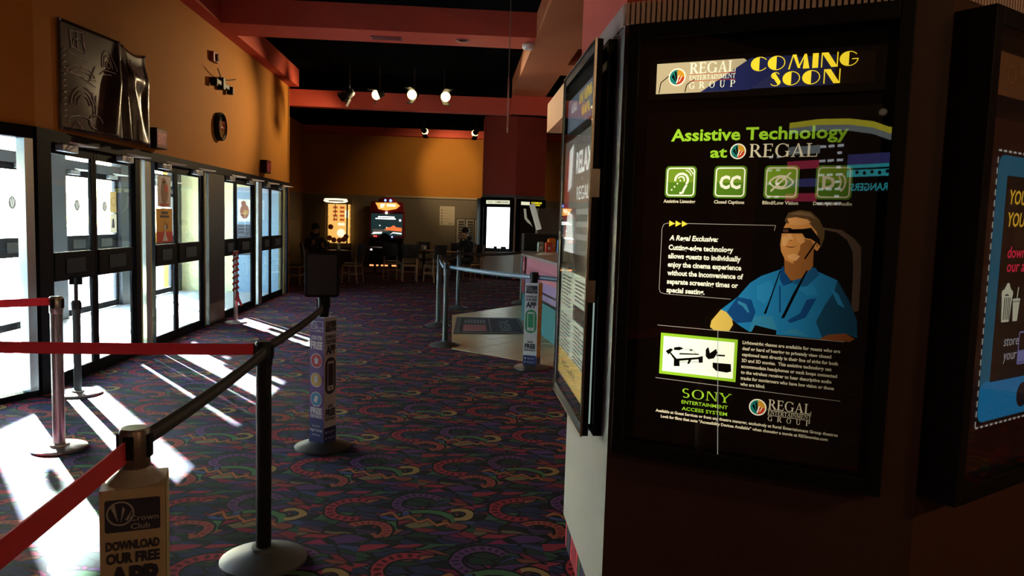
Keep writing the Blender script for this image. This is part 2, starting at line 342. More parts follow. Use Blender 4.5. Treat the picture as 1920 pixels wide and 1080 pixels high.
DECO = {
 'C': (.92, _half(.46, .5, .5) + _th(.46, .5, .5, 35, 90) + _th(.46, .5, .5, 270, 325)), 'O': (1.06, _half(.46, .5, .5) + _th(.46, .5, .5, -90, 90)),
 'M': (1.25, [[(.02, 0), (.10, 0), (.30, 1), (.24, 1)], [(.24, 1), (.44, 1), (.70, .06), (.56, .06)], [(.56, .06), (.64, .06), (.98, 1), (.90, 1)], [(.84, 0), (1.2, 0), (1.02, 1), (.90, 1)]]),
 'I': (.42, [[(.04, 0), (.36, 0), (.36, 1), (.04, 1)]]), 'N': (1.0, [[(.04, 0), (.10, 0), (.10, 1), (.04, 1)], [(.04, 1), (.40, 1), (.94, 0), (.60, 0)], [(.88, 0), (.94, 0), (.94, 1), (.88, 1)]]),
 'G': (1.02, _half(.46, .5, .5) + _th(.46, .5, .5, 35, 90) + _th(.46, .5, .5, 270, 360) + [[(.62, .44), (.96, .44), (.96, .5), (.62, .5)]]),
 'S': (.78, _arc(.38, .75, .25, .25, 20, 250, .05, .05) + [[(.14, .82), (.36, .96), (.70, .30), (.56, .06)]] + _arc(.40, .26, .30, .26, 90, -160, .05, .05)),
}
def fancy(pr, font, word, u, v, cap, width, k, gap=.04):
    tot = sum(font[c][0] + gap for c in word) - gap; x = 0; sx = width / tot
    for c in word:
        for q in font[c][1]: pr.poly([(u + (x + a) * sx, v + b * cap) for a, b in q], k)
        x += font[c][0] + gap
    return pr
# ================================================================== THE SHELL
def st(name, b, mat, parent=None, **k):
    o = b.build(name, mat, parent, **k)
    if parent is None: o['kind'] = 'structure'
    return o
HZ = 4.47
st('floor', MB().box(-5.6, 8.2, -7.2, 25.0, -.12, 0), m_carpet)
st('ground_outside', MB().box(-60, -5.72, -40, 70, -.2, -.02), m_conc)
st('floor_vestibule', MB().prism([(-5.72, 1.36), (-5.60, 1.36), (-3.55, 6.42), (-3.49, 6.55), (-3.49, 15.4), (-5.72, 15.4)], -.1, .006), M('vestibule tile', (.5, .5, .48), .5, vary=.15, scale=3))
st('ceiling', MB().box(-5.9, 8.2, -7.2, 25.0, HZ, HZ + .12), m_ceil)
st('ceiling_vestibule', MB().prism([(-5.72, 1.36), (-5.55, 1.36), (-3.66, 6.45), (-3.66, 15.4), (-5.72, 15.4)], 2.56, 2.62), M('vestibule ceiling paint', (.5, .52, .5), .8))
st('wall_left', MB().box(-3.66, -3.46, 6.42, 15.45, 2.22, HZ), m_wall)
_ax = Vector((-.391, -.920, 0)); _nx = Vector((-.920, .391, 0))      # angled entry wall: direction and outward normal
_c0 = Vector((-3.46, 6.42, 0)); AL = 5.47
def ang(u, d, z=0): p = _c0 + _ax * u + _nx * d; return (p.x, p.y)
st('wall_entry', MB().prism([ang(0, 0), ang(0, .2), ang(AL, .2), ang(AL, 0)], 2.22, HZ), m_wall)
st('wall_return', MB().box(-5.9, -3.46, 15.40, 15.52, 0, HZ), m_wall)
st('wall_recess', MB().box(-5.25, -5.05, 15.52, 24.8, 2.30, HZ), m_wall)
st('wall_recess_lower', MB().box(-5.25, -5.04, 15.52, 24.8, 0, 2.30), m_dado)
st('wall_back', MB().box(-5.25, 8.2, 24.8, 25.0, 2.30, HZ), m_wall)
st('wall_back_lower', MB().box(-5.25, 8.2, 24.79, 25.0, 0, 2.30), m_dado)
m_rail = M('pale chair rail', (.42, .34, .22), .5)
st('trim_1', MB().box(-5.04, -4.5, 24.76, 24.79, 2.285, 2.325), m_rail)
st('trim_2', MB().box(-2.45, .75, 24.76, 24.79, 2.27, 2.325), m_rail)
st('wall_right', MB().box(8.0, 8.2, -7.2, 25, 0, HZ), M('dark lobby wall', (.20, .09, .05), .8))
st('wall_front', MB().box(-5.9, 8.2, -7.2, -7.0, 0, HZ), MATS['dark lobby wall'])
st('wall_left_front', MB().box(-5.9, -5.6, -7.0, 1.38, 0, HZ), m_wall)
# exterior shell over the vestibule
m_ext = M('exterior stucco', (.45, .42, .38), .9)
st('wall_exterior', MB().box(-5.9, -5.55, 1.38, 15.4, 2.56, HZ), m_ext)
st('sun_block_canopy', MB().box(-6.75, -5.9, -2, 18, 2.52, 2.75), m_ext)  # unseen overhang added to cut the sun above the outer doors
# beams and soffits
st('trim_3', MB().box(-3.46, -3.27, 2.0, 15.5, 4.13, HZ), m_red)
st('trim_4', MB().box(-3.27, 1.0, 10.6, 11.3, 4.125, HZ), m_red)
st('trim_5', MB().box(-3.46, 1.9, 15.5, 15.72, 3.76, 4.09), m_red)
st('trim_6', MB().box(-5.05, 8.0, 24.5, 24.8, 4.23, HZ), m_red)
b = MB().box(1.0, 1.68, 1.0, 15.5, 4.13, HZ).box(1.68, 2.7, 1.0, 11.15, 4.13, HZ).box(1.68, 2.7, 12.3, 13.15, 4.13, HZ).box(2.7, 8.0, 1.0, 15.5, 4.13, HZ)
st('trim_7', b, m_orange)
st('trim_8', MB().box(1.0, 8.0, 15.4, 15.72, 3.76, 4.13), m_red)
st('bulkhead', MB().box(1.35, 8.0, 6.5, 12.0, 3.0, 3.45), M('pale terracotta', (.55, .24, .12), .7))
# hidden soffit joint under the bulkhead
st('bulkhead_post', MB().box(2.3, 2.9, 11.2, 11.9, 1.1, 3.0), m_orange)
# ---------------- tiled apron in front of the counter
def clip(poly, a, b2, c):            # keep a*x+b*y<=c
    out = []
    for i in range(len(poly)):
        p, q = poly[i], poly[(i + 1) % len(poly)]; dp = a * p[0] + b2 * p[1] - c; dq = a * q[0] + b2 * q[1] - c
        if dp <= 0: out.append(p)
        if dp * dq < 0: t = dp / (dp - dq); out.append((p[0] + (q[0] - p[0]) * t, p[1] + (q[1] - p[1]) * t))
    return out
apron = [(-.06, 9.03), (1.95, 7.21), (1.95, 14.9), (1.25, 14.1), (-.09, 12.27)]
ft = st('floor_tiled', MB().prism(apron, -.02, .004), M('tile grout', (.16, .13, .09), .9))
m_tiles = [M('tan floor tile %d' % i, c, .35, vary=.1, scale=8) for i, c in enumerate([(.42, .32, .15), (.46, .35, .165), (.38, .29, .14)])]
half = [(apron[i], apron[(i + 1) % len(apron)]) for i in range(len(apron))]
ca, sa = math.cos(.78), math.sin(.78); TS = .305
for i in range(-14, 60):
    for j in range(-14, 60):
        gx, gy = (i - 10) * TS, (j - 10) * TS
        q = [(gx + a, gy + b2) for a, b2 in ((.004, .004), (TS - .004, .004), (TS - .004, TS - .004), (.004, TS - .004))]
        q = [(x * ca - y * sa + .9, x * sa + y * ca + 7.2) for x, y in q]
        for (p0, p1) in half:
            ex, ey = p1[0] - p0[0], p1[1] - p0[1]; q = clip(q, ey, -ex, ey * p0[0] - ex * p0[1])
            if len(q) < 3: break
        if len(q) < 3: continue
        if abs(sum(q[k][0] * q[(k + 1) % len(q)][1] - q[(k + 1) % len(q)][0] * q[k][1] for k in range(len(q)))) < .01: continue
        MB().prism(q, 0.001, .009 + random.random() * .0015).build('tile', random.choice(m_tiles), ft)
# ================================================================== DOORS
m_label = M('push bar plate', (.035, .033, .03), .35, .4)
DN = [0]
def leaf(origin, direction, w, outer=False, decal=False, closer=True, flip=False, plate=True):
    """a glazed leaf standing at origin, running along direction; local x along the leaf, local -y towards the lobby"""
    DN[0] += 1
    rz = math.atan2(direction[1], direction[0])
    r = thing('door_%d' % DN[0], (origin[0], origin[1], 0), rz, kind='structure')
    r['label'] = 'glazed black framed entrance door leaf'
    t = .014; sw = .055
    b = MB().box(0.003, sw, -t, t, .012, 2.12).box(w - sw, w - .003, -t, t, .012, 2.12).box(sw, w - sw, -t, t, 2.03, 2.12).box(sw, w - sw, -t, t, .012, .11)
    b.build('door_frame', m_blkmetal, r, bevel=.004)
    MB().box(sw, w - sw, -t - .012, t + .012, .93, 1.18).build('push_rail', m_blkmetal, r, bevel=.006)
    if plate:
        MB().box(w * .3, w * .72, -t - .018, -t - .011, .99, 1.12).build('rail_plate', m_label, r)
    MB().box(sw - .004, w - sw + .004, -.004, .004, 1.175, 2.035).build('upper_pane', m_pane, r)
    MB().box(sw - .004, w - sw + .004, -.004, .004, .105, .935).build('lower_pane', m_pane, r)
    if decal:
        p = Print(); p.disc(w / 2, 1.62, .085, .008); p.build('decal', M('grey decal', (.16, .16, .17), .6), r)
        p = Print(); p.quads([[(w / 2 - .05, 1.66), (w / 2 - .03, 1.67), (w / 2 - .005, 1.57), (w / 2 - .015, 1.56)], [(w / 2 + .0, 1.57), (w / 2 + .012, 1.56), (w / 2 + .05, 1.665), (w / 2 + .03, 1.67)], [(w / 2 - .012, 1.69), (w / 2 + .008, 1.69), (w / 2 - .002, 1.58)]], .0095)
        p.build('decal_mark', m_wht, r)
    if closer:
        x0 = .12 if not flip else w - .40
        MB().box(x0, x0 + .26, -t - .07, -t, 2.055, 2.115).build('closer_body', m_grey, r, bevel=.006)
        MB().tube([(x0 + .2, -t - .05, 2.12), (x0 + .38, -t - .19, 2.125), (x0 + .12, -t - .06, 2.14)], .009, 6).build('closer_arm', m_wht, r)
    return r
UP = (0, 1)
inner = [(6.62, 7.42), (7.42, 8.28), (8.80, 9.49), (9.49, 10.40), (11.31, 11.95), (11.95, 12.90), (13.43, 14.10), (14.10, 15.07)]
for i, (a, b2) in enumerate(inner): leaf((-3.49, a), UP, b2 - a, closer=True, flip=bool(i % 2))
outer = [(6.1, 6.98), (6.98, 7.86), (8.5, 9.38), (9.38, 10.26), (11.0, 11.83), (11.83, 12.71), (13.3, 14.18), (14.18, 15.06)]
for i, (a, b2) in enumerate(outer): leaf((-5.6, a), UP, b2 - a, decal=True, closer=True, flip=bool(i % 2))
# door frame posts and headers
b = MB().box(-3.56, -3.44, 6.40, 15.45, 2.12, 2.22).box(-3.57, -3.44, 6.40, 6.61, 0, 2.12)
for y0, y1 in ((8.285, 8.40), (8.785, 8.795), (10.405, 10.45), (12.905, 12.97), (13.40, 13.425), (15.33, 15.45)): b.box(-3.505, -3.455, y0, y1, 0, 2.12)
b.box(-3.53, -3.45, 6.62, 15.07, 0.007, .011)
st('trim_9', b, m_blkmetal)
b = MB()
SL = ((8.41, 8.525), (8.66, 8.78), (10.455, 10.615), (12.975, 13.17), (15.08, 15.325))
for y0, y1 in SL: b.box(-3.50, -3.47, y0, y0 + (y1 - y0) * .55, 0, 2.12)
st('trim_10', b, m_cream)
for i, (y0, y1) in enumerate(SL): st('window_%d' % (20 + i), MB().box(-3.49, -3.484, y0 + (y1 - y0) * .55, y1, 0.0, 2.12), m_pane)
st('trim_11', MB().box(-3.51, -3.455, 8.53, 8.65, 0, 2.12).box(-3.51, -3.455, 13.175, 13.395, 0, 2.12), m_grey)
st('trim_12', MB().box(-3.57, -3.45, 10.62, 11.30, 0, 2.12), M('dark bronze panel', (.045, .038, .03), .45, .3))
st('trim_13', MB().box(-3.45, -3.447, 10.64, 11.28, .02, .30), M('brass kick plate', (.4, .33, .2), .3, .9))
# outer frame: header, transom bar and piers
b = MB().box(-5.66, -5.54, 1.38, 15.4, 2.12, 2.26).box(-5.66, -5.54, 1.38, 15.4, 2.50, 2.56)
for y0, y1 in ((1.38, 6.1), (7.86, 8.5), (10.26, 11.0), (12.71, 13.3), (15.06, 15.4)): b.box(-5.68, -5.53, y0, y1, 0, 2.56)
st('trim_14', b, M('outer door frame', (.03, .035, .045), .5, .0))
st('window_1', MB().box(-5.604, -5.596, 6.1, 15.06, 2.26, 2.50), m_pane)
# angled sidelight next to the corner, then more glazing out of frame
b = MB(); g = MB()
us = [.07, .95, 1.9]
st('wall_entry_lower', MB().prism([ang(1.93, 0), ang(1.93, .2), ang(AL, .2), ang(AL, 0)], 0, 2.22), m_dado)
b.prism([ang(0.04, -.02), ang(1.93, -.02), ang(1.93, .1), ang(0.04, .1)], 2.12, 2.22)
b.prism([ang(0.04, -.01), ang(1.93, -.01), ang(1.93, .08), ang(0.04, .08)], 0, .05)
for u in us[1:]: b.prism([ang(u - .03, -.01), ang(u + .03, -.01), ang(u + .03, .08), ang(u - .03, .08)], .05, 2.12)
st('trim_15', b, m_blkmetal)
st('trim_16', MB().prism([ang(.035, -.012), ang(.11, -.012), ang(.11, .08), ang(.035, .08)], .05, 2.12), M('aluminium jamb', (.55, .62, .64), .35, .7))
for i in range(len(us) - 1):
    u0, u1 = us[i] + .03, us[i + 1] - .03
    st('window_%d' % (i + 2), MB().prism([ang(u0, .03), ang(u1, .03), ang(u1, .036), ang(u0, .036)], .05, 2.12), m_pane)
# vestibule end wall, cream with a pale blue door and posters
st('wall_vestibule_end', MB().box(-5.55, -3.6, 15.37, 15.40, 0.006, 2.56), M('cream vestibule paint', (.82, .78, .42), .7))
st('door_%d' % (DN[0] + 1), MB().box(-4.52, -3.62, 15.335, 15.37, .01, 2.1), M('pale blue steel door', (.22, .34, .46), .5))
m_paper = M('poster paper', (.7, .68, .62), .6)
def flat_poster(name, label, fr, u0, u1, v0, v1, basem, arts, k=.003, cat='poster'):
    o = Print(fr); o.rect(u0, u1, v0, v1, k)
    b0 = MB(); P = [fr.pt(u, v, kk) for kk in (0.0, k) for u, v in ((u0, v0), (u1, v0), (u1, v1), (u0, v1))]
    b0.add(P, [(0, 3, 2, 1), (4, 5, 6, 7), (0, 1, 5, 4), (1, 2, 6, 5), (2, 3, 7, 6), (3, 0, 4, 7)])
    r = b0.build(name, basem); tag(r, label, cat)
    for i, (fn, mt) in enumerate(arts):
        p = Print(fr); fn(p); p.build('print', mt, r)
    return r
fe = Fr(-5.55, 15.37, 0)
flat_poster('wall_notice', 'grey notice sheet on the cream vestibule end wall', fe, .72, .86, 1.25, 1.75, M('grey notice', (.2, .19, .15), .7), [(lambda p: [p.rect(.735, .845, 1.70 - .05 * i, 1.715 - .05 * i, .005) for i in range(9)], M('notice lines', (.08, .08, .07), .7))])
fe2 = Fr(-4.52, 15.335, 0)
flat_poster('door_poster', 'small white poster with red figure on the blue vestibule door', fe2, .10, .36, 1.42, 1.86, m_paper, [(lambda p: (p.disc(.23, 1.62, .09, .005, sy=1.6), p.disc(.21, 1.78, .05, .005)), M('russet ink', (.22, .06, .03), .6)), (lambda p: p.disc(.25, 1.6, .05, .007), M('ochre ink', (.4, .25, .06), .6))])
flat_poster('door_notice', 'dark notice panel below the poster on the blue vestibule door', fe2, .08, .34, .75, 1.36, M('dark notice', (.03, .035, .05), .6), [(lambda p: [p.rect(.11, .31, 1.3 - .08 * i, 1.312 - .08 * i, .005) for i in range(6)], M('notice text', (.2, .2, .22), .6))])
# posters taped inside the inner and outer doors (they face the lobby)
m_yel = M('yellow poster ink', (.75, .42, .04), .6); m_rink = M('red poster ink', (.6, .06, .04), .6); m_dink = M('dark poster ink', (.06, .05, .05), .6); m_tan = M('tan poster ink', (.55, .38, .14), .6)
fi = Fr(-3.480, 8.80, PI / 2)
flat_poster('film_poster', 'white poster with a brown figure taped to the entrance glass above the yellow one', fi, .12, .52, 1.62, 1.98, m_paper, [(lambda p: (p.disc(.33, 1.79, .10, .006, sy=1.35), p.disc(.30, 1.93, .06, .006, sy=.5)), M('brown poster ink', (.3, .16, .07), .6)), (lambda p: p.disc(.37, 1.84, .05, .008), m_rink), (lambda p: p.rect(.2, .44, 1.635, 1.66, .008), m_rink)])
flat_poster('film_poster', 'yellow and red movie poster taped low on the entrance glass', fi, .08, .56, 1.20, 1.60, m_yel, [(lambda p: p.rect(.08, .56, 1.20, 1.33, .005), m_rink), (lambda p: (p.poly([(.25, 1.22), (.33, 1.36), (.36, 1.28), (.42, 1.22)], .007), p.disc(.33, 1.38, .03, .007)), m_paper), (lambda p: (p.rect(.22, .42, 1.535, 1.565, .006), p.rect(.18, .45, 1.495, 1.52, .006), p.poly([(.30, 1.36), (.33, 1.45), (.36, 1.38), (.42, 1.44), (.40, 1.36)], .006)), m_dink)])
fo = Fr(-5.585, 11.83, PI / 2)
flat_poster('ratings_poster', 'tan ratings poster on the outer door glass beside a decal', fo, .60, .82, 1.52, 1.86, m_tan, [(lambda p: p.ring(.71, 1.70, .07, .012, .006), M('brown poster ink', (.3, .16, .07), .6))])
flat_poster('event_poster', 'pale poster with small rider silhouette under the tan ratings poster', fo, .60, .82, 1.20, 1.50, M('pale poster', (.7, .62, .45), .6), [(lambda p: (p.disc(.70, 1.40, .03, .006), p.poly([(.67, 1.40), (.73, 1.40), (.75, 1.28), (.65, 1.28)], .006)), m_dink)])
fo2 = Fr(-5.585, 14.18, PI / 2)
flat_poster('film_poster', 'narrow tan poster seen through the fourth inner door leaf', fo2, .30, .52, 1.45, 1.85, m_tan, [(lambda p: p.ring(.41, 1.66, .09, .02, .006, a0=0, a1=180), m_paper), (lambda p: p.rect(.33, .49, 1.78, 1.82, .006), m_dink)])
# ================================================================== POSTER PILLARS AND DISPLAY CASES
s3 = math.sqrt(3) / 2
def hexa(P, s): # P: the corner between the left face and the angled front face
    x, y = P; return [(x, y), (x, y + s), (x + s * s3, y + 1.5 * s), (x + 2 * s * s3, y + s), (x + 2 * s * s3, y), (x + s * s3, y - .5 * s)]
m_slat = M('pale ribbed trim', (.80, .62, .54), .45)
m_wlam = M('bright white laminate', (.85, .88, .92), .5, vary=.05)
m_brownlam = M('dark brown laminate', (.085, .040, .024), .5, vary=.15)
def pillar(P, s, label, slats):
    r = thing('poster_pillar', (0, 0, 0), 0, kind='structure'); r['label'] = label
    H = hexa(P, s)
    c = (P[0] + s * s3, P[1] + .5 * s)
    def grow(k): return [(c[0] + (x - c[0]) * k, c[1] + (y - c[1]) * k) for x, y in H]
    MB().prism(grow(.985), 0, .15).build('carpeted_base', m_carpet, r)
    for f in range(6):
        a, c2 = H[f], H[(f + 1) % 6]; ia, ic = grow(.96)[f], grow(.96)[(f + 1) % 6]
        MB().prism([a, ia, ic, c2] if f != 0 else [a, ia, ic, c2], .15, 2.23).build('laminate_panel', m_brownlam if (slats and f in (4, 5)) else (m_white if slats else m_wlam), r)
    MB().prism(grow(.995), 2.30, HZ).build('painted_column', m_red, r)
    MB().prism(grow(.99), 2.23, 2.31).build('trim_backing', M('dark trim groove', (.03, .015, .012), .8), r)
    if slats:
        me = None
        for f in (0, 1, 2, 5):                                   # left, front, right front and one hidden face
            th = [-PI / 2, -PI / 6, PI / 6, PI / 2][(0, 1, 2, 5).index(f)]
            o0 = [(P[0], P[1] + s), P, (P[0] + s * s3, P[1] - .5 * s), H[4]][(0, 1, 2, 5).index(f)]
            if f == 5: continue
            n = 54; fr = Fr(o0[0], o0[1], th)
            for i in range(n):
                if me is None:
                    q = MB().box(0, .0105, -.006, .012, 2.233, 2.305).build('slat', m_slat, r); me = q.data
                else:
                    q = bpy.data.objects.new('slat', me); COL.objects.link(q); q.parent = r
                p = fr.pt(.003 + i * (s - .006) / n, 0, 0); q.location = (p[0], p[1], 0); q.rotation_euler = (0, 0, th)
    else:
        MB().prism(grow(1.004), 2.23, 2.31).build('top_trim', m_white, r)
    return H
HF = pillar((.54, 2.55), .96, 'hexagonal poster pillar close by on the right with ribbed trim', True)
HB = pillar((.63, 20.99), 1.0, 'far hexagonal poster pillar by the tables', False)
# ---- print colours
TB = (.16, .66, .11)  # left-to-right dimming painted into the print's emission; no lamp inside the case
m_pblack = M('black print', (.010, .009, .008), .55)
def LB(n, c, s=1.0): return lit('backlit ' + n, c, s, TB)
b_white = LB('white', (1.0, .93, .62), 1.15); b_cream = LB('cream', (.95, .80, .48), .85); b_green = LB('lime', (.42, .75, .03), .9); b_green2 = LB('icon green', (.16, .36, .02), .62)
b_yel = LB('yellow', (1, .80, .05), 1.0); b_red = LB('logo red', (.75, .06, .02), .8); b_teal = LB('logo teal', (.02, .35, .25), .6); b_ora = LB('logo orange', (.95, .42, .03), .8); b_navy = LB('navy', (.03, .04, .16), .5); b_ink = M('ink black', (.006, .006, .006), .6)
def crown_logo(par, fr, u, v, r, k, mats):
    """round emblem: four coloured quarters under white leaping strokes, pale ring"""
    mr, mt, mo, mn, mw, mk = mats
    for a, mm in ((0, mo), (90, mt), (180, mt), (270, mr)):
        p = Print(fr); n = 8
        p.poly([(u, v)] + [(u + r * math.cos(math.radians(a + 90 * i / n)), v + r * math.sin(math.radians(a + 90 * i / n))) for i in range(n + 1)], k); p.build('emblem_quarter', mm, par)
    p = Print(fr); p.quads([[(u - .75 * r, v + .1 * r), (u - .5 * r, v + .45 * r), (u - .1 * r, v - .75 * r)], [(u - .35 * r, v + .7 * r), (u - .12 * r, v + .72 * r), (u + .05 * r, v - .3 * r), (u - .12 * r, v - .6 * r)]], k + .0006); p.build('emblem_strokes', mk, par)
    p = Print(fr); p.quads([[(u - .12 * r, v - .8 * r), (u + .05 * r, v - .75 * r), (u + .32 * r, v + .3 * r), (u + .1 * r, v + .05 * r)], [(u + .2 * r, v - .62 * r), (u + .36 * r, v - .55 * r), (u + .72 * r, v + .12 * r), (u + .55 * r, v - .02 * r)]], k + .0007); p.ring(u, v, r * 1.16, r * .16, k + .0007); p.build('emblem_strokes', mw, par)
def case(name, label, loc, th, u0, u1, depth, z0=.785, z1=2.215, ajar=0.0, glassy=True):
    r = thing(name, (loc[0], loc[1], 0), th, label, 'display case')
    fw = .05
    b = MB().box(u0, u0 + .02, -depth, 0, z0, z1).box(u1 - .02, u1, -depth, 0, z0, z1).box(u0 + .02, u1 - .02, -depth, 0, z1 - .02, z1).box(u0 + .02, u1 - .02, -depth, 0, z0, z0 + .02).box(u0 + .02, u1 - .02, -.015, 0, z0 + .02, z1 - .02)
    b.build('case_body', m_black, r, bevel=.003)
    return r
# ------------------------------------------------------------------ front case
cb = case('display_case', 'black display case with lit assistive technology poster on the near pillar', (.54, 2.55), -PI / 6, .035, .866, .06)
b = MB()
for x0, x1, z0, z1 in ((.035, .075, .785, 2.215), (.826, .866, .785, 2.215), (.075, .826, 2.165, 2.215), (.075, .826, .785, .835)): b.box(x0, x1, -.072, -.058, z0, z1)
b.build('door_frame', m_black, cb, bevel=.003)
MB().box(.075, .826, -.068, -.064, .835, 2.165).build('glass_pane', m_panec, cb)
MB().lathe([(.0, 0), (.012, 0), (.012, .006), (.009, .010), (0, .010)], 14).build('lock', m_steel, cb, loc=(.80, -.074, 1.905)).rotation_euler = (PI / 2, 0, 0)
K = .030
hp = MB().box(.10, .80, -.03, -.028, 1.975, 2.105).build('header_panel', m_pblack, cb)
po = MB().box(.10, .80, -.03, -.028, .84, 1.935).build('poster', M('poster dark ground', (.020, .010, .006), .5, vary=.2, scale=4), cb)
K += .0012
# header strip
p = Print(); p.poly([(.1247, 1.994), (.36, 1.994), (.44, 2.06), (.40, 2.091), (.1247, 2.091)], K); p.build('header_sky', LB('pale header', (.85, .66, .34), .70), hp)
p = Print(); p.poly([(.27, 1.994), (.42, 2.091), (.56, 2.091), (.42, 1.994)], K + .0006); p.build('header_band', b_navy, hp)
p = Print(); p.rect(.42, .664, 1.997, 2.085, K + .0003); p.build('header_band', LB('blue header', (.05, .055, .17), .5), hp)
p = Print(); p.rect(.664, .771, 1.999, 2.091, K + .0003); p.build('header_band', M('brown header end', (.055, .03, .016), .5), hp)
p = Print(); p.line([(.135, 1.996), (.14, 2.03), (.165, 2.05), (.21, 2.056)], .003, K + .0009); p.build('header_scroll', M('header scroll ink', (.09, .05, .02), .6), hp)
p = Print(); p.line([(.22, 1.996), (.225, 2.02), (.25, 2.035)], .003, K + .0009); p.build('header_scroll', MATS['header scroll ink'], hp)
crown_logo(hp, F0, .1928, 2.045, .024, K + .0012, (b_red, b_teal, b_ora, b_teal, b_white, b_ink))
p = Print(); fancy(p, SERIF, 'REGAL', .2322, 2.053, .034, .145, K + .0018); fancy(p, SERIF, 'ENTERTAINMENT', .2322, 2.033, .0145, .145, K + .0018)
for i, c in enumerate('GROUP'): fancy(p, SERIF, c, .2331 + i * .032, 2.006, .021, .0175, K + .0018)
p.build('lettering', b_white, hp)
for v_ in (2.0495, 2.0290): p = Print(); p.rect(.232, .378, v_, v_ + .0015, K + .0018); p.build('lettering_rule', b_red, hp)
p = Print(); fancy(p, DECO, 'COMING', .4235, 2.049, .043, .305, K + .0022, .06); p.build('lettering', lit('backlit deco yellow', (1, .72, .03), .95, (.45, .5, .5)), hp)
p = Print(); fancy(p, DECO, 'SOON', .477, 2.001, .042, .205, K + .0022, .06); p.build('lettering', lit('backlit deco yellow', (1, .72, .03), .95, (.45, .5, .5)), hp)
# poster text
p = Print(); p.text('Assistive Technology', .1825, 1.841, .038, K, bold=.025, width=.53); p.build('lettering', b_green, po)
p = Print(); p.text('at', .311, 1.787, .033, K, bold=.025, width=.053); p.build('lettering', b_green, po)
crown_logo(po, F0, .3971, 1.805, .021, K, (b_red, b_teal, b_ora, b_teal, b_white, b_ink))
p = Print(); fancy(p, SERIF, 'REGAL', .431, 1.786, .041, .2, K); p.build('lettering', b_cream, po)
for i, uc in enumerate((.2206, .3779, .5320, .6810)):
    v = 1.709; h = .051
    p = Print(); p.rrect(uc - h, uc + h, v - h, v + h, .013, K); p.build('icon_tile', b_green2, po)
    p = Print(); p.rrect(uc - .044, uc + .044, v - .002, v + .044, .010, K + .0004); p.build('icon_tile', LB('icon green light', (.34, .55, .03), .6), po)
    p = Print(); p.rring(uc - .046, uc + .046, v - .046, v + .046, .012, .0042, K + .0008)
    if i == 0:
        p.ring(uc + .003, v + .006, .024, .007, K + .0008, a0=-40, a1=190); p.line([(uc + .02, v - .01), (uc + .012, v - .024), (uc + .008, v - .036), (uc - .002, v - .036)], .007, K + .0008); p.ring(uc + .002, v + .007, .012, .004, K + .0008, a0=-30, a1=160)
        for k in range(5): p.disc(uc - .028 + k * .009, v - .026 + k * .010, .0028, K + .0008, 8)
        p.ring(uc + .004, v + .008, .034, .003, K + .0008, a0=20, a1=70); p.ring(uc + .004, v + .008, .041, .003, K + .0008, a0=25, a1=65)
    elif i == 1: p.text('CC', uc, v - .0195, .039, K + .0008, 'C', bold=.045, width=.066)
    elif i == 2:
        for sg in (1, -1):
            p.ring(uc, v - sg * .022, .044, .005, K + .0008, n=14, a0=90 - 58 if sg > 0 else 270 - 58, a1=90 + 58 if sg > 0 else 270 + 58, sy=1.0)
        p.ring(uc, v, .018, .006, K + .0008); p.line([(uc - .030, v - .028), (uc + .026, v + .03)], .0055, K + .0008)
    else:
        p.text('D', uc - .014, v - .018, .036, K + .0008, 'C', bold=.045); p.ring(uc - .004, v, .026, .005, K + .0008, a0=-45, a1=45, n=10); p.ring(uc - .004, v, .038, .005, K + .0008, a0=-48, a1=48, n=10)
    p.build('icon_symbol', b_white if i < 2 else b_cream, po)
for uc, t, w in ((.2192, 'Assistive Listening', .104), (.3779, 'Closed Captions', .094), (.5320, 'Blind/Low Vision', .105), (.6810, 'Descriptive Audio', .108)): p = Print(); p.text(t, uc, 1.641, .0105, K, 'C', bold=.03, width=w); p.build('lettering', b_cream, po)
p = Print()
for i in range(3): p.poly([(.190 + i * .021, 1.563), (.190 + i * .021, 1.583), (.2085 + i * .021, 1.573)], K + .0008)
p.build('arrows', b_yel, po)
p = Print(); p.line([(.52, 1.560), (.523, 1.576), (.185, 1.574), (.172, 1.570), (.1665, 1.556), (.1665, 1.356), (.171, 1.344), (.184, 1.340), (.40, 1.337)], .0018, K); p.line([(.1672, 1.2335), (.7403, 1.232)], .0018, K); p.line([(.1686, 1.055), (.7403, 1.050)], .0018, K); p.build('rule_lines', LB('rule grey', (.75, .62, .45), .55), po)
p = Print(); p.text('A Regal Exclusive:', .1928, 1.5185, .0165, K, bold=.03, shear=.2, width=.158); p.build('lettering', b_white, po)
p = Print()
for t, v, w in (('Cutting-edge technology', 1.487, .208), ('allows guests to individually', 1.459, .233), ('enjoy the cinema experience', 1.431, .236), ('without the inconvenience of', 1.403, .243), ('separate screening times or', 1.3745, .229), ('special seating.', 1.346, .125)): p.text(t, .1915, v, .0165, K, bold=.032, width=w)
p.build('lettering', b_white, po)
p = Print()
for i, (t, w) in enumerate((('Lightweight glasses are available for guests who are', .286), ('deaf or hard of hearing to privately view closed', .262), ('captioned text directly in their line of sight for both', .282), ('2D and 3D movies.  This assistive technology can', .265), ('accommodate headphones or neck loops connected', .282), ('to the wireless receiver to hear descriptive audio', .268), ('tracks for moviegoers who have low vision or those', .276), ('who are blind.', .076))): p.text(t, .4446, 1.197 - i * .0192, .0105, K, bold=.03, width=w)
p.build('lettering', b_cream, po)
p = Print(); p.rect(.180, .4295, 1.071, 1.209, K); p.build('photo_border', b_green, po)
p = Print(); p.rect(.190, .4205, 1.081, 1.199, K + .0006); p.build('photo_ground', LB('photo white', (1, 1, .70), 1.25), po)
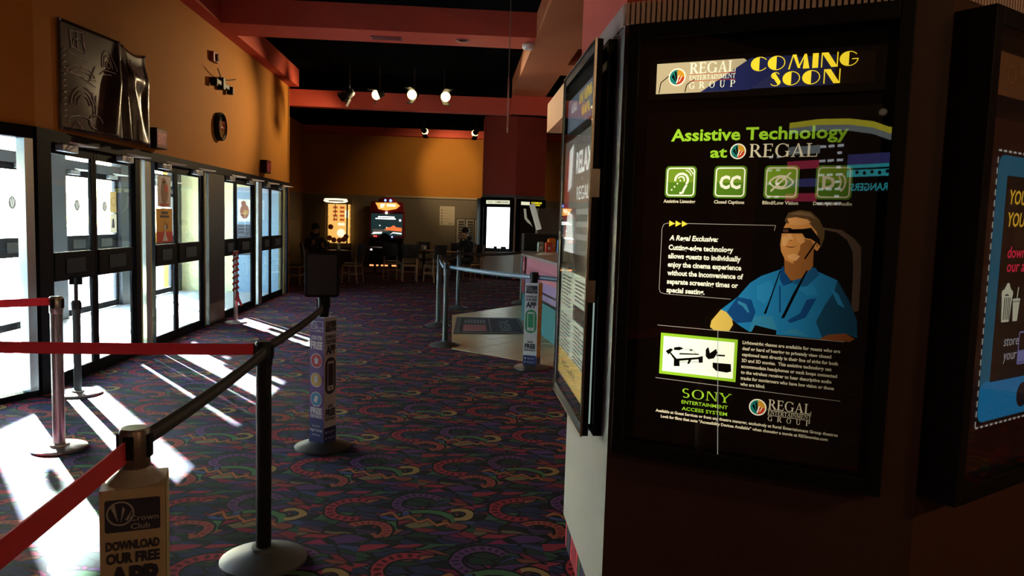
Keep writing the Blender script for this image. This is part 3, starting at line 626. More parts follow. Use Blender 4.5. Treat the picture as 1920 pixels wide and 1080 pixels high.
GP = {
'g1':[(0.1986,1.149),(0.2148,1.16),(0.2242,1.156),(0.2089,1.138)],
'g1b':[(0.2264,1.164),(0.2461,1.168),(0.2587,1.163),(0.2448,1.156),(0.2264,1.155)],
'frame1':[(0.2103,1.146),(0.2148,1.148),(0.2367,1.127),(0.3048,1.139),(0.3187,1.143),(0.3209,1.139),(0.3098,1.133),(0.2331,1.118)],
'lensA':[(0.2278,1.124),(0.2461,1.126),(0.2484,1.103),(0.2286,1.101)],
'lensB':[(0.307,1.14),(0.3223,1.145),(0.3232,1.123),(0.3106,1.121)],
'mid':[(0.2762,1.127),(0.2873,1.131),(0.2793,1.114),(0.2726,1.113)],
'bar':[(0.2448,1.147),(0.3084,1.151),(0.3093,1.147),(0.2456,1.142)],
'hp1':[(0.3304,1.167),(0.3384,1.177),(0.3442,1.157),(0.3635,1.173),(0.3684,1.16),(0.3581,1.141),(0.3406,1.136),(0.3312,1.145)],
'hp2':[(0.3662,1.155),(0.3926,1.156),(0.3926,1.151),(0.3648,1.149)],
'box':[(0.3545,1.127),(0.4123,1.128),(0.4146,1.104),(0.4007,1.099),(0.3671,1.101),(0.3554,1.111)],
'dot':[(0.2784,1.162),(0.2878,1.163),(0.2864,1.158),(0.2793,1.157)],
}
p = Print()
for q in GP.values(): p.poly(q, K + .0012)
p.line([(.263, 1.16), (.285, 1.165), (.30, 1.150)], .0012, K + .0012); p.line([(.228, 1.115), (.32, 1.125)], .0012, K + .0012); p.build('photo_glasses', b_ink, po)
p = Print(); fancy(p, SERIF, 'SONY', .258, 1.000, .030, .160, K, .08); p.text('ENTERTAINMENT', .260, .979, .0115, K, bold=.01, width=.150); p.text('ACCESS SYSTEM', .262, .957, .0115, K, bold=.01, width=.147); p.build('lettering', b_green, po)
crown_logo(po, F0, .5024, .999, .023, K, (b_red, b_teal, b_ora, b_teal, b_white, b_ink))
p = Print(); fancy(p, SERIF, 'REGAL', .5335, .998, .031, .128, K); fancy(p, SERIF, 'ENTERTAINMENT', .5335, .981, .0125, .128, K)
for i, c in enumerate('GROUP'): fancy(p, SERIF, c, .5345 + i * .028, .960, .016, .014, K)
p.rect(.5335, .6605, .9945, .9957, K); p.rect(.5335, .6605, .9775, .9787, K); p.build('lettering', b_cream, po)
p = Print(); p.text('Available at Guest Services or from any theatre manager, exclusively at Regal Entertainment Group theatres', .1744, .9395, .0095, K, bold=.03, width=.566); p.text('Look for films that note “Accessibility Devices Available” when choosing a movie at REGmovies.com', .193, .922, .0095, K, bold=.03, width=.52); p.build('lettering', b_cream, po)
p = Print(); p.poly([(.3648, 1.235), (.3668, 1.235), (.3892, .800), (.3872, .800)], K + .003); p.build('bright_line', lit('bright line', (.8, .8, .65), .35), po)  # thin emissive line laid across the print
# the seated man in the poster photograph (flat print)
MP = {
'chair': [(0.6569,1.574),(0.7111,1.568),(0.747,1.544),(0.7676,1.519),(0.7717,1.454),(0.7734,1.33),(0.7528,1.32),(0.7506,1.453),(0.7448,1.506),(0.7286,1.538),(0.7,1.56),(0.6614,1.567)],
'chairin': [(0.6614,1.567),(0.7,1.56),(0.7286,1.538),(0.7448,1.506),(0.7506,1.453),(0.7528,1.32),(0.6941,1.416),(0.6408,1.451),(0.6386,1.501)],
'shirt': [(0.5458,1.441),(0.4894,1.417),(0.4571,1.393),(0.4213,1.346),(0.372,1.302),(0.4123,1.27),(0.4307,1.256),(0.4616,1.239),(0.553,1.236),(0.6744,1.235),(0.7425,1.258),(0.7734,1.248),(0.7703,1.3),(0.7434,1.361),(0.7089,1.417),(0.6453,1.443),(0.6269,1.452),(0.5808,1.403),(0.5544,1.425)],
'shirtdark': [(0.7089,1.417),(0.7434,1.361),(0.7703,1.3),(0.7725,1.25),(0.7425,1.258),(0.6775,1.239),(0.6569,1.286),(0.6789,1.339),(0.7031,1.383)],
'shirtdark2': [(0.4213,1.346),(0.4643,1.34),(0.4791,1.302),(0.4688,1.27),(0.4218,1.262),(0.3984,1.287),(0.3904,1.295)],
'shirtfold': [(0.6269,1.352),(0.6547,1.359),(0.6269,1.297),(0.5844,1.276),(0.5749,1.284),(0.6099,1.308)],
'shirtlight': [(0.4755,1.288),(0.5297,1.295),(0.5485,1.249),(0.4616,1.238)],
'collarL': [(0.5458,1.441),(0.553,1.453),(0.558,1.434),(0.5821,1.401),(0.5566,1.39),(0.5449,1.411)],
'collarR': [(0.6269,1.452),(0.6466,1.451),(0.6583,1.431),(0.6211,1.39),(0.5821,1.401)],
'neck': [(0.5544,1.476),(0.6372,1.514),(0.6386,1.455),(0.6072,1.417),(0.5785,1.407),(0.558,1.434)],
'face': [(0.5552,1.587),(0.5436,1.561),(0.5405,1.518),(0.5441,1.497),(0.558,1.47),(0.5808,1.46),(0.605,1.466),(0.6256,1.482),(0.6408,1.51),(0.6556,1.536),(0.6569,1.565),(0.6319,1.598),(0.5808,1.605)],
'faceshade': [(0.6005,1.538),(0.6283,1.535),(0.6408,1.51),(0.6256,1.482),(0.605,1.466),(0.5808,1.46),(0.588,1.478),(0.5983,1.504)],
'nose': [(0.5588,1.551),(0.5691,1.552),(0.5785,1.536),(0.5727,1.53),(0.5611,1.531)],
'ear': [(0.6408,1.527),(0.6516,1.531),(0.6547,1.515),(0.648,1.502),(0.6394,1.508)],
'hair': [(0.5552,1.583),(0.5485,1.593),(0.5588,1.616),(0.5911,1.625),(0.6225,1.621),(0.6475,1.598),(0.665,1.565),(0.665,1.54),(0.6569,1.513),(0.6502,1.523),(0.643,1.56),(0.6211,1.585),(0.5844,1.601)],
'glasses': [(0.5405,1.568),(0.566,1.57),(0.5749,1.566),(0.6063,1.568),(0.6269,1.572),(0.6525,1.539),(0.6569,1.519),(0.6453,1.527),(0.6283,1.538),(0.6122,1.54),(0.6027,1.554),(0.5772,1.553),(0.5655,1.553),(0.5427,1.552)],
'lensL': [(0.5463,1.564),(0.5624,1.565),(0.5624,1.556),(0.5472,1.556)],
'mouth': [(0.553,1.515),(0.5696,1.512),(0.588,1.513),(0.5705,1.509)],
'boom': [(0.6408,1.529),(0.6453,1.527),(0.6158,1.475),(0.6122,1.478)],
'lanL': [(0.5441,1.437),(0.5477,1.437),(0.5118,1.3),(0.5046,1.3),(0.5171,1.336)],
'lanR': [(0.6202,1.441),(0.6261,1.444),(0.5669,1.292),(0.5566,1.289),(0.5866,1.367)],
'armL': [(0.372,1.302),(0.3442,1.264),(0.3406,1.243),(0.3532,1.234),(0.4015,1.235),(0.4123,1.256),(0.4087,1.274),(0.3904,1.295)],
'armR': [(0.6686,1.234),(0.6928,1.25),(0.7425,1.259),(0.7681,1.244),(0.755,1.234)],
'device': [(0.4813,1.262),(0.5463,1.251),(0.5449,1.237),(0.4701,1.237)],
'placket': [(0.5449,1.39),(0.5494,1.39),(0.5544,1.308),(0.5494,1.308)],
}
mm = {'chair': LB('chair rim', (.22, .12, .07), .5), 'chairin': M('print chair', (.012, .009, .008), .5), 'shirt': LB('shirt', (.02, .27, .50), .8), 'shirtdark': LB('shirt shade', (.015, .14, .24), .5), 'shirtdark2': LB('shirt deep', (.01, .13, .38), .5), 'shirtfold': LB('shirt deep', (.01, .13, .38), .5),
      'shirtlight': LB('shirt light', (.06, .42, .62), .6), 'collarL': LB('shirt deep', (.01, .13, .38), .5), 'collarR': LB('collar', (.02, .2, .42), .5), 'neck': LB('skin shade', (.45, .15, .03), .85), 'face': LB('skin', (.70, .27, .06), 1.15), 'faceshade': LB('skin shade', (.45, .15, .03), .85), 'nose': LB('skin light', (.85, .40, .12), 1.15),
      'ear': LB('skin', (.70, .27, .06), 1.15), 'hair': LB('hair', (.22, .11, .035), .55), 'glasses': b_ink, 'lensL': LB('lens', (.25, .10, .05), .4), 'mouth': LB('lip', (.40, .10, .03), .4), 'boom': b_ink, 'lanL': b_ink, 'lanR': b_ink, 'armL': LB('arm skin', (.95, .62, .10), .9), 'armR': LB('arm shade', (.5, .13, .03), .6), 'device': M('device print', (.03, .015, .008), .5), 'placket': LB('shirt deep', (.01, .13, .38), .5)}
MP2 = {'brow': [(.556, 1.590), (.575, 1.597), (.60, 1.594), (.60, 1.588), (.575, 1.589), (.558, 1.583)], 'cheek': [(.545, 1.540), (.556, 1.548), (.562, 1.528), (.556, 1.512), (.547, 1.515)], 'cheeklight': [(.585, 1.548), (.604, 1.545), (.612, 1.530), (.600, 1.520), (.588, 1.530)], 'chin': [(.562, 1.485), (.585, 1.492), (.600, 1.484), (.590, 1.470), (.570, 1.472)], 'forehead': [(.556, 1.598), (.580, 1.603), (.615, 1.597), (.625, 1.588), (.600, 1.580), (.565, 1.580)],
       'hairlight': [(.562, 1.612), (.592, 1.620), (.622, 1.615), (.640, 1.598), (.620, 1.606), (.590, 1.610)], 'nostril': [(.563, 1.531), (.574, 1.530), (.576, 1.534), (.569, 1.533)], 'smile': [(.553, 1.5155), (.562, 1.5105), (.578, 1.5095), (.590, 1.5150), (.578, 1.5122), (.562, 1.5128)], 'earline': [(.645, 1.525), (.650, 1.523), (.648, 1.512), (.645, 1.515)],
       'sleevefold': [(.425, 1.335), (.450, 1.325), (.462, 1.300), (.455, 1.300), (.440, 1.318), (.424, 1.326)], 'chestlight': [(.480, 1.385), (.520, 1.405), (.530, 1.370), (.505, 1.330), (.480, 1.345)], 'chestlight2': [(.600, 1.385), (.640, 1.400), (.660, 1.370), (.630, 1.365)], 'sleevelight': [(.690, 1.395), (.715, 1.375), (.735, 1.335), (.715, 1.345)], 'fold3': [(.560, 1.245), (.640, 1.240), (.600, 1.262)]}
MP.update(MP2)
mm.update({'brow': LB('hair', (.22, .11, .035), .55), 'cheek': LB('skin light', (.85, .40, .12), 1.15), 'cheeklight': LB('skin warm', (.80, .34, .09), 1.15), 'chin': LB('skin light', (.85, .40, .12), 1.15), 'forehead': LB('skin warm', (.80, .34, .09), 1.15), 'hairlight': LB('hair light', (.38, .21, .08), .6), 'nostril': LB('skin shade', (.45, .15, .03), .85), 'smile': LB('lip', (.40, .10, .03), .4), 'earline': LB('skin shade', (.45, .15, .03), .85),
           'sleevefold': LB('shirt light', (.06, .42, .62), .6), 'chestlight': LB('shirt mid', (.03, .33, .58), .8), 'chestlight2': LB('shirt mid', (.03, .33, .58), .8), 'sleevelight': LB('shirt mid', (.03, .33, .58), .8), 'fold3': LB('shirt light', (.06, .42, .62), .6)})
_late = ('glasses', 'lensL', 'mouth', 'boom', 'lanL', 'lanR', 'device'); MP = {**{k: v for k, v in MP.items() if k not in _late}, **{k: MP[k] for k in _late}}
for i, (n, q) in enumerate(MP.items()):
    p = Print(); p.poly(q, K + .0003 * (i + 1)); p.build('man_' + n.lower().rstrip('23'), mm[n], po)
# ------------------------------------------------------------------ right case (phone coupon poster)
cc = case('display_case', 'black display case with blue phone coupon poster at the right edge', (HF[5][0], HF[5][1]), PI / 6, .005, .86, .10, .785, 2.19)
b = MB()
for x0, x1, z0, z1 in ((.005, .05, .785, 2.19), (.815, .86, .785, 2.19), (.05, .815, 2.14, 2.19), (.05, .815, .785, .835)): b.box(x0, x1, -.112, -.098, z0, z1)
b.build('door_frame', m_black, cc, bevel=.003)
MB().box(.05, .815, -.108, -.104, .835, 2.14).build('glass_pane', m_panec, cc)
m_hdr2 = M('tan header sheet', (.30, .16, .07), .5)
hp2 = MB().box(.10, .80, -.082, -.080, 1.965, 2.085).build('header_panel', m_hdr2, cc)
p = Print(); fancy(p, SERIF, 'REGAL', .24, 2.03, .036, .16, .0835); fancy(p, SERIF, 'GROUP', .24, 1.985, .02, .15, .0835); p.ring(.19, 2.03, .026, .004, .0835); p.build('lettering', M('pale header print', (.42, .30, .2), .5), hp2)
po2 = MB().box(.10, .80, -.082, -.080, .86, 1.90).build('poster', M('maroon poster ground', (.05, .012, .006), .5, vary=.2, scale=4), cc)
TC = None
c_blue = lit('phone blue', (.02, .20, .33), .22); c_bl2 = lit('phone blue low', (.012, .22, .50), .34); c_dark = M('phone screen print', (.022, .022, .024), .4); c_yel = lit('coupon yellow', (.75, .42, .03), .45); c_mag = lit('coupon crimson', (.7, .02, .06), .5); c_wht = lit('coupon cream', (.55, .55, .40), .45); c_gry = lit('coupon grey', (.4, .4, .42), .4)
p = Print(); p.rrect(.155, .70, 1.005, 1.800, .035, .0832); p.build('phone_body', c_blue, po2)
p = Print(); p.rrect(.158, .697, 1.008, 1.13, .030, .0836); p.build('phone_body', c_bl2, po2)
p = Print(); p.rect(.215, .64, 1.125, 1.742, .0840); p.build('phone_screen', c_dark, po2)
p = Print(); n = 26
for i in range(n):
    a = .995 + i * (.81 / n); p.rect(.146, .152, a, a + .018, .0836); p.rect(.704, .710, a, a + .018, .0836)
for i in range(18):
    a = .15 + i * .031; p.rect(a, a + .018, .989, .995, .0836); p.rect(a, a + .018, 1.808, 1.814, .0836)
p.build('coupon_dashes', lit('coupon dash', (.5, .48, .42), .4), po2)
p = Print(); p.text('YOU', .240, 1.660, .042, .0846, bold=.02, shear=.15, width=.115); p.text('YOU', .240, 1.594, .042, .0846, bold=.02, shear=.15, width=.115); p.build('lettering', c_yel, po2)
p = Print(); p.text('down', .258, 1.500, .035, .0846, bold=.01, shear=.12, width=.12); p.text('our a', .262, 1.458, .035, .0846, bold=.01, shear=.12, width=.12); p.build('lettering', c_mag, po2)
p = Print(); p.text('store', .285, 1.230, .033, .0846, bold=.0, shear=.1, width=.10); p.text('your', .290, 1.186, .033, .0846, bold=.0, shear=.1, width=.09); p.build('lettering', c_gry, po2)
p = Print(); p.poly([(.255, 1.305), (.305, 1.305), (.315, 1.385), (.245, 1.385)], .0846)
for a, c2 in ((.255, 1.392), (.272, 1.402), (.290, 1.400), (.305, 1.390), (.281, 1.412)): p.disc(a, c2, .013, .0846, 10)
p.poly([(.33, 1.305), (.36, 1.305), (.368, 1.365), (.322, 1.365)], .0846); p.rect(.320, .370, 1.367, 1.375, .0846); p.line([(.348, 1.375), (.352, 1.41)], .005, .0846); p.build('snack_icon', c_wht, po2)
p = Print()
for a in (.262, .274, .286, .297): p.rect(a, a + .005, 1.312, 1.38, .0852)
p.build('snack_stripes', c_dark, po2)
p = Print(); p.rring(.385, .47, 1.165, 1.27, .008, .005, .0846); p.rect(.39, .465, 1.172, 1.21, .0846); p.build('card_icon', lit('card icon', (.2, .2, .45), .4), po2)
p = Print(); p.disc(.445, 1.065, .040, .0842); p.build('phone_button', c_dark, po2)
# ------------------------------------------------------------------ left case, door standing off its box, lit from inside
ca_ = case('display_case', 'black display case with ajar glass door facing the entrance', (.54, 3.51), -PI / 2, .05, .845, .032)
MB().tube([(.80, -.040, .82), (.80, -.040, 1.3)], .004, 8).build('light_tube', lit('tube light', (.75, 1, .9), .25), ca_)
D0 = .05
dr = MB()
for x0, x1, z0, z1 in ((0, .04, .785, 2.215), (.755, .795, .785, 2.215), (.04, .755, 2.175, 2.215), (.04, .755, .785, .825)): dr.box(D0 + x0, D0 + x1, -.076, -.050, z0, z1)
dr.box(D0 + .04, D0 + .755, -.062, -.055, .825, 2.175)
dr = dr.build('case_door', m_black, ca_, bevel=.002)
b = MB()
for x0, x1, z0, z1 in ((-.003, .0, .785, 2.215), (.795, .798, .785, 2.215), (-.003, .798, 2.213, 2.217), (-.003, .798, .783, .787)): b.box(D0 + x0, D0 + x1, -.080, -.072, z0, z1)
b.build('edge_strip', m_steel, dr)
MB().box(D0 + .04, D0 + .755, -.074, -.071, .825, 2.175).build('glass_pane', m_panec, dr)
MB().box(D0 + .785, D0 + .800, -.078, -.045, 1.28, 1.36).build('latch', m_steel, dr); MB().box(D0 + .785, D0 + .800, -.078, -.045, 1.66, 1.76).build('latch', m_steel, dr)
a_w = lit('relax sheet', (.38, .44, .33), 1.5); a_ink = M('relax ink', (.05, .05, .05), .6); a_gray = lit('relax grey', (.12, .13, .12), 1.0); a_lt = lit('relax light', (.75, .78, .72), 1.6); a_yel = lit('relax yellow', (.40, .29, .06), 1.6); a_brn = M('relax brown', (.06, .035, .03), .6)
hd = MB().box(.12, .80, -.0645, -.0630, 1.965, 2.105).build('header_panel', lit('relax header', (.10, .13, .17), 1.3), ca_)
p = Print(); fancy(p, DECO, 'COMING', .44, 2.045, .045, .30, .0652); p.build('lettering', lit('relax deco yellow', (.75, .5, .04), 1.5), hd)
p = Print(); fancy(p, DECO, 'SOON', .49, 1.99, .042, .20, .0652); p.build('lettering', lit('relax deco yellow', (.75, .5, .04), 1.5), hd)
p = Print(); fancy(p, SERIF, 'REGAL', .22, 2.04, .035, .15, .0652); p.build('lettering', a_lt, hd)
pa = MB().box(.085, .815, -.0645, -.0630, .88, 1.925).build('poster', a_w, ca_)
KK = .0650
p = Print(); p.rect(.085, .815, 1.44, 1.925, KK); p.build('photo', a_gray, pa)
p = Print(); p.poly([(.12, 1.5), (.2, 1.5), (.25, 1.75), (.17, 1.9), (.10, 1.75)], KK + .0005); p.build('photo', lit('relax red', (.35, .02, .03), 0.80), pa)
p = Print(); p.poly([(.15, 1.44), (.42, 1.44), (.36, 1.6), (.22, 1.62)], KK + .0008); p.poly([(.2, 1.7), (.3, 1.72), (.33, 1.9), (.22, 1.88)], KK + .0008); p.build('photo', a_lt, pa)
p = Print(); p.text('RELAX', .42, 1.77, .085, KK + .0012, bold=.03, width=.37); p.text('in', .58, 1.735, .02, KK + .0012); p.text('REGAL', .46, 1.66, .055, KK + .0012, bold=.0, width=.30); p.build('lettering', a_lt, pa)
p = Print()
for v in (1.60, 1.55, 1.50): p.rect(.46, .78, v, v + .022, KK + .0012)
p.build('print_lines', lit('relax mid', (.35, .36, .33), 0.92), pa)
p = Print(); p.rect(.085, .815, 1.36, 1.44, KK); p.rect(.47, .80, 1.17, 1.235, KK + .0004); p.build('photo', a_brn, pa)
p = Print()
for i in range(22):
    v = 1.33 - i * .0155
    if i not in (9, 10): p.rect(.13, .40 - (.08 if i % 6 == 5 else 0), v, v + .006, KK)
    if v > 1.25 or v < 1.15: p.rect(.50, .78 - (.1 if i % 5 == 3 else 0), v, v + .006, KK)
p.build('print_lines', a_ink, pa)
p = Print(); p.rect(.085, .815, .88, 1.0, KK); p.build('yellow_band', a_yel, pa)
p = Print(); p.text('REGAL', .2, .93, .03, KK + .0006, width=.4); p.build('lettering', a_brn, pa)
# ------------------------------------------------------------------ far pillar cases
m_wlit = lit('bare backlight', (.85, 1.0, .95), 2.6)
cf = case('display_case', 'open display case glowing bare white on the far pillar', (.63, 20.99), -PI / 6, .02, .98, .10, .76, 2.22)
MB().box(.16, .86, -.03, -.02, .84, 1.97).build('light_panel', m_wlit, cf)
p = Print(); p.text('97', .56, 1.72, .05, .032); p.build('panel_mark', M('grey mark', (.2, .22, .22), .6), cf)
p = Print(); p.text('444i', .42, 1.22, .06, .032); p.rect(.36, .66, 1.24, 1.247, .032); p.text('L', .66, 1.13, .05, .032); p.build('panel_mark', MATS['grey mark'], cf)
p = Print(); p.rect(.40, .50, .82, .89, .032); p.rect(.62, .78, .82, .89, .032); p.build('bracket', m_black, cf)
b = MB()
for x0, x1, z0, z1 in ((.0, .09, .76, 2.24), (.92, 1.0, .76, 2.24), (.09, .92, 2.17, 2.24), (.09, .92, 2.0, 2.05), (.09, .92, .76, .80)): b.box(x0, x1, -.12, -.1, z0, z1)
b.build('door_frame', m_black, cf)
h3 = MB().box(.14, .86, -.06, -.05, 2.06, 2.16).build('header_panel', lit('far header', (.7, .7, .5), .9), cf)
p = Print(); p.text('COMING SOON', .42, 2.09, .045, .0625, bold=.03, width=.40); p.text('REGAL', .20, 2.09, .04, .0625, width=.15); p.build('lettering', M('far header ink', (.06, .06, .02), .6), h3)
MB().obox((.045, -.30, 1.5), (-.03, .16, 0), (.006, -.001, 0), (0, 0, .70)).build('case_door', m_black, cf)
cg = case('display_case', 'dark display case on the right face of the far pillar', (HB[5][0], HB[5][1]), PI / 6, .03, .97, .10, .76, 2.22)
h4 = MB().box(.12, .86, -.104, -.1, 2.03, 2.15).build('header_panel', m_black, cg)
p = Print(); p.rect(.13, .42, 2.05, 2.14, .106); p.build('header_sky', lit('far header', (.7, .7, .5), .9), h4)
p = Print(); p.text('COMING', .47, 2.10, .045, .107, bold=.04, width=.36); p.text('SOON', .53, 2.04, .042, .107, bold=.04, width=.24); p.build('lettering', lit('far deco yellow', (.9, .75, .03), .9), h4)
MB().box(.12, .86, -.104, -.1, .86, 1.95).build('poster', M('far dark poster', (.025, .022, .02), .4), cg)
p = Print(); p.poly([(.22, 1.95), (.30, 1.95), (.34, 1.7), (.45, 1.6), (.55, 1.45), (.5, 1.5), (.36, 1.58), (.26, 1.68)], .106); p.poly([(.70, 1.6), (.78, 1.7), (.78, 1.55), (.62, 1.45)], .106); p.build('print_shape', lit('far poster pale', (.4, .38, .28), .45), cg)
# ================================================================== STANCHIONS, BELTS, SIGN SLEEVES
m_post = M('satin black post', (.010, .010, .012), .5, .0, spec=.2); m_postg = M('slate post', (.05, .065, .07), .45, .2); m_base = M('grey cast base', (.10, .115, .12), .5, .1); m_bdark = M('dark cast base', (.05, .055, .055), .5, .1); m_brown = M('bronze cassette', (.20, .16, .14), .35, .6)
def belt_mesh(A, B, sag=.02, h=.048, t=.0025, stripe=None, lift=0.0):
    A, B = Vector(A), Vector(B); d = B - A; n = Vector((-d.y, d.x, 0)).normalized() * t; b = MB(); N = 12; vs = []
    for i in range(N + 1):
        f = i / N; p = A + d * f; p.z -= sag * 4 * f * (1 - f)
        vs.append(p)
    h2 = h / 2
    for i in range(N):
        p, q = vs[i], vs[i + 1]
        b.add([p - n + Vector((0, 0, -h2)), q - n + Vector((0, 0, -h2)), q - n + Vector((0, 0, h2)), p - n + Vector((0, 0, h2)), p + n + Vector((0, 0, -h2)), q + n + Vector((0, 0, -h2)), q + n + Vector((0, 0, h2)), p + n + Vector((0, 0, h2))],
              [(0, 1, 2, 3), (7, 6, 5, 4), (3, 2, 6, 7), (0, 4, 5, 1), (0, 3, 7, 4), (1, 5, 6, 2)])
    return b
def stanchion(loc, label, h=1.0, r=.032, br=.185, pm=m_post, bm=m_base, cm=None, dome=.035, group=None):
    o = thing('stanchion', (loc[0], loc[1], 0), 0, label, 'stanchion', group)
    MB().lathe([(br, 0), (br, .012), (br * .93, .018), (br * .5, .018 + dome * .75), (r * 1.7, .018 + dome), (r * 1.6, .03 + dome), (r * 1.02, .032 + dome)], 36).build('base', bm, o, smooth=40)
    MB().cyl(0, 0, .02, h - .10, r, 24).build('pole', pm, o, smooth=40)
    MB().lathe([(r * 1.06, h - .11), (r * 1.12, h - .105), (r * 1.12, h - .008), (r * .95, h), (.001, h)], 24).build('belt_cassette', cm or pm, o, smooth=40)
    for a in range(4): MB().obox((math.cos(a * PI / 2) * r * 1.12, math.sin(a * PI / 2) * r * 1.12, h - .045), (math.cos(a * PI / 2) * .005, math.sin(a * PI / 2) * .005, 0), (-math.sin(a * PI / 2) * .012, math.cos(a * PI / 2) * .012, 0), (0, 0, .03)).build('belt_slot', m_black, o)
    return o
def add_belt(o, A, B, mat, sag=.015, stripe=None, h=.048):
    l = o.location; a = Vector(A) - l; c = Vector(B) - l
    q = belt_mesh(a, c, sag, h).build('belt', mat, o)
    if stripe: belt_mesh(a, c, sag, h * .34, .0032).build('belt_stripe', stripe, q)
    return q
def sleeve(o, side, th, za, zb, left, right):
    """square printed sleeve; left and right name the prints of the two faces the lobby sees"""
    c, s_ = math.cos(th), math.sin(th); hs = side / 2
    pts = [(x * c - y * s_, x * s_ + y * c) for x, y in ((-hs, -hs), (hs, -hs), (hs, hs), (-hs, hs))]
    sl = MB().prism(pts, za, zb).build('sign_sleeve', sl_white, o)
    for kind, t in ((left, th), (right, th + PI / 2)):
        fr = Fr(math.sin(t) * hs - math.cos(t) * hs, -math.cos(t) * hs - math.sin(t) * hs, t, za); sleeve_print(sl, fr, side, zb - za, kind)
    return sl
sl_white = M('white sign board', (.66, .66, .68), .5); sl_purple = M('purple sign print', (.13, .07, .26), .5); sl_navy = M('navy sign print', (.02, .03, .16), .5); sl_dark = M('charcoal sign print', (.035, .035, .06), .5); sl_green = M('green sign print', (.03, .28, .12), .5); sl_or = M('orange sign print', (.55, .28, .06), .5)
sl_red = M('red sign print', (.5, .04, .05), .5); sl_gold = M('gold sign print', (.55, .36, .06), .5); sl_blue = M('blue sign print', (.04, .28, .50), .5); sl_cream = M('cream sign board', (.50, .40, .26), .5)
def sleeve_print(par, fr, w, H, kind):
    def pr(fn, mt, nm='lettering'):
        p = Print(fr); fn(p); p.build(nm, mt, par)
    k = .0012; m = w * .08; c = w / 2
    if kind == 'orange': pr(lambda p: p.rect(.002, w - .002, .07, H - .01, k), sl_or, 'print_ground'); pr(lambda p: [p.rect(w * .2, w * .8, H * (.2 + .1 * i), H * (.24 + .1 * i), k * 2) for i in range(7)], sl_cream, 'print_blocks'); pr(lambda p: p.rect(.001, w - .001, 0, .085, k * 2), sl_navy, 'print_ground'); return
    if kind == 'cream': pr(lambda p: p.rect(.001, w - .001, .001, H - .001, k), M('yellowed sign edge', (.62, .5, .22), .5), 'print_ground'); return
    dark = kind == 'purple'; ink = sl_white if dark else sl_dark
    if dark: pr(lambda p: p.rect(.001, w - .001, .0, H - .001, k), sl_purple, 'print_ground'); pr(lambda p: p.rect(.001, w - .001, .0, .17, k * 1.5), sl_navy, 'print_ground')
    else: pr(lambda p: p.rect(.001, w - .001, .0, .11, k), sl_navy, 'print_ground')
    t0 = H - .025; bh = w * .56
    if dark: pr(lambda p: p.rring(m, w - m, t0 - bh, t0, .006, .003, k * 3), sl_white, 'logo_box')
    else: pr(lambda p: p.rrect(m, w - m, t0 - bh, t0, .005, k), sl_dark, 'logo_box')
    lm = sl_white if dark else M('sign grey print', (.42, .40, .40), .5)
    pr(lambda p: (p.ring(m + bh * .42, t0 - bh * .42, bh * .38, bh * .05, k * 3), p.quads([[(m + bh * .15, t0 - bh * .2), (m + bh * .27, t0 - bh * .12), (m + bh * .36, t0 - bh * .7)], [(m + bh * .42, t0 - bh * .72), (m + bh * .48, t0 - bh * .2), (m + bh * .55, t0 - bh * .3)], [(m + bh * .55, t0 - bh * .62), (m + bh * .75, t0 - bh * .3), (m + bh * .62, t0 - bh * .66)]], k * 3)), lm, 'logo')
    pr(lambda p: (p.text('Crown', w - m - .004, t0 - bh * .68, bh * .17, k * 3, 'R', bold=.01, width=w * .44), p.text('Club', w - m - w * .44 - .002, t0 - bh * .93, bh * .17, k * 3, 'L', bold=.01, width=w * .30)), lm)
    y = t0 - bh
    if dark:
        pr(lambda p: (p.text('JOIN FOR', c, y - .055, .028, k * 3, 'C', bold=.04, width=w * .78), p.text('FREE', c, y - .115, .048, k * 3, 'C', bold=.06, width=w * .80)), sl_white)
        for i, cm in enumerate((sl_red, sl_gold, sl_blue)):
            v = y - .195 - i * .130
            pr(lambda p: p.disc(c, v, w * .40, k * 3), sl_white, 'round_icon'); pr(lambda p: p.disc(c, v, w * .35, k * 4), cm, 'round_icon')
            q = w * .16
            if i == 0: pr(lambda p: (p.poly([(c - q * .6, v - q), (c + q * .6, v - q), (c + q * .8, v + q * .5), (c - q * .8, v + q * .5)], k * 5), p.rect(c - q, c + q, v + q * .55, v + q * .8, k * 5), p.line([(c, v + q * .8), (c + q * .2, v + q * 1.6)], q * .25, k * 5)), sl_white, 'snack_icon')
            elif i == 1: pr(lambda p: (p.poly([(c - q * .7, v - q), (c + q * .7, v - q), (c + q * .8, v + q), (c - q * .8, v + q)], k * 5), p.disc(c, v + q, q * .7, k * 5, 10)), sl_white, 'snack_icon')
            else: pr(lambda p: p.poly([(c - q * 1.1, v - q * .8), (c + q * .3, v - q * 1.3), (c + q * 1.1, v + q * .9), (c - q * .3, v + q * 1.3)], k * 5), sl_white, 'ticket_icon')
        pr(lambda p: (p.text('EARN', c, .255, .024, k * 3, 'C', bold=.04, width=w * .4), p.text('FREE', c, .205, .040, k * 3, 'C', bold=.06, width=w * .78), p.text('REWARDS', c, .178, .020, k * 3, 'C', bold=.04, width=w * .78)), sl_white)
        pr(lambda p: (p.text('Download the', c, .115, .016, k * 3, 'C', width=w * .55), p.text('Regal Cinemas', c, .085, .020, k * 3, 'C', bold=.02, width=w * .8), p.text('mobile app', c, .055, .016, k * 3, 'C', width=w * .5)), sl_white)
    else:
        pr(lambda p: (p.text('DOWNLOAD', c, y - .045, .022, k * 3, 'C', bold=.05, width=w * .82), p.text('OUR FREE', c, y - .080, .026, k * 3, 'C', bold=.05, width=w * .82), p.text('APP', c, y - .148, .056, k * 3, 'C', bold=.06, width=w * .78)), ink)
        pv = y - .30; gm = sl_green if kind == 'white_green' else sl_dark
        pr(lambda p: p.rrect(w * .08, w * .92, pv - .125, pv + .125, w * .38, k), gm, 'phone_ground')
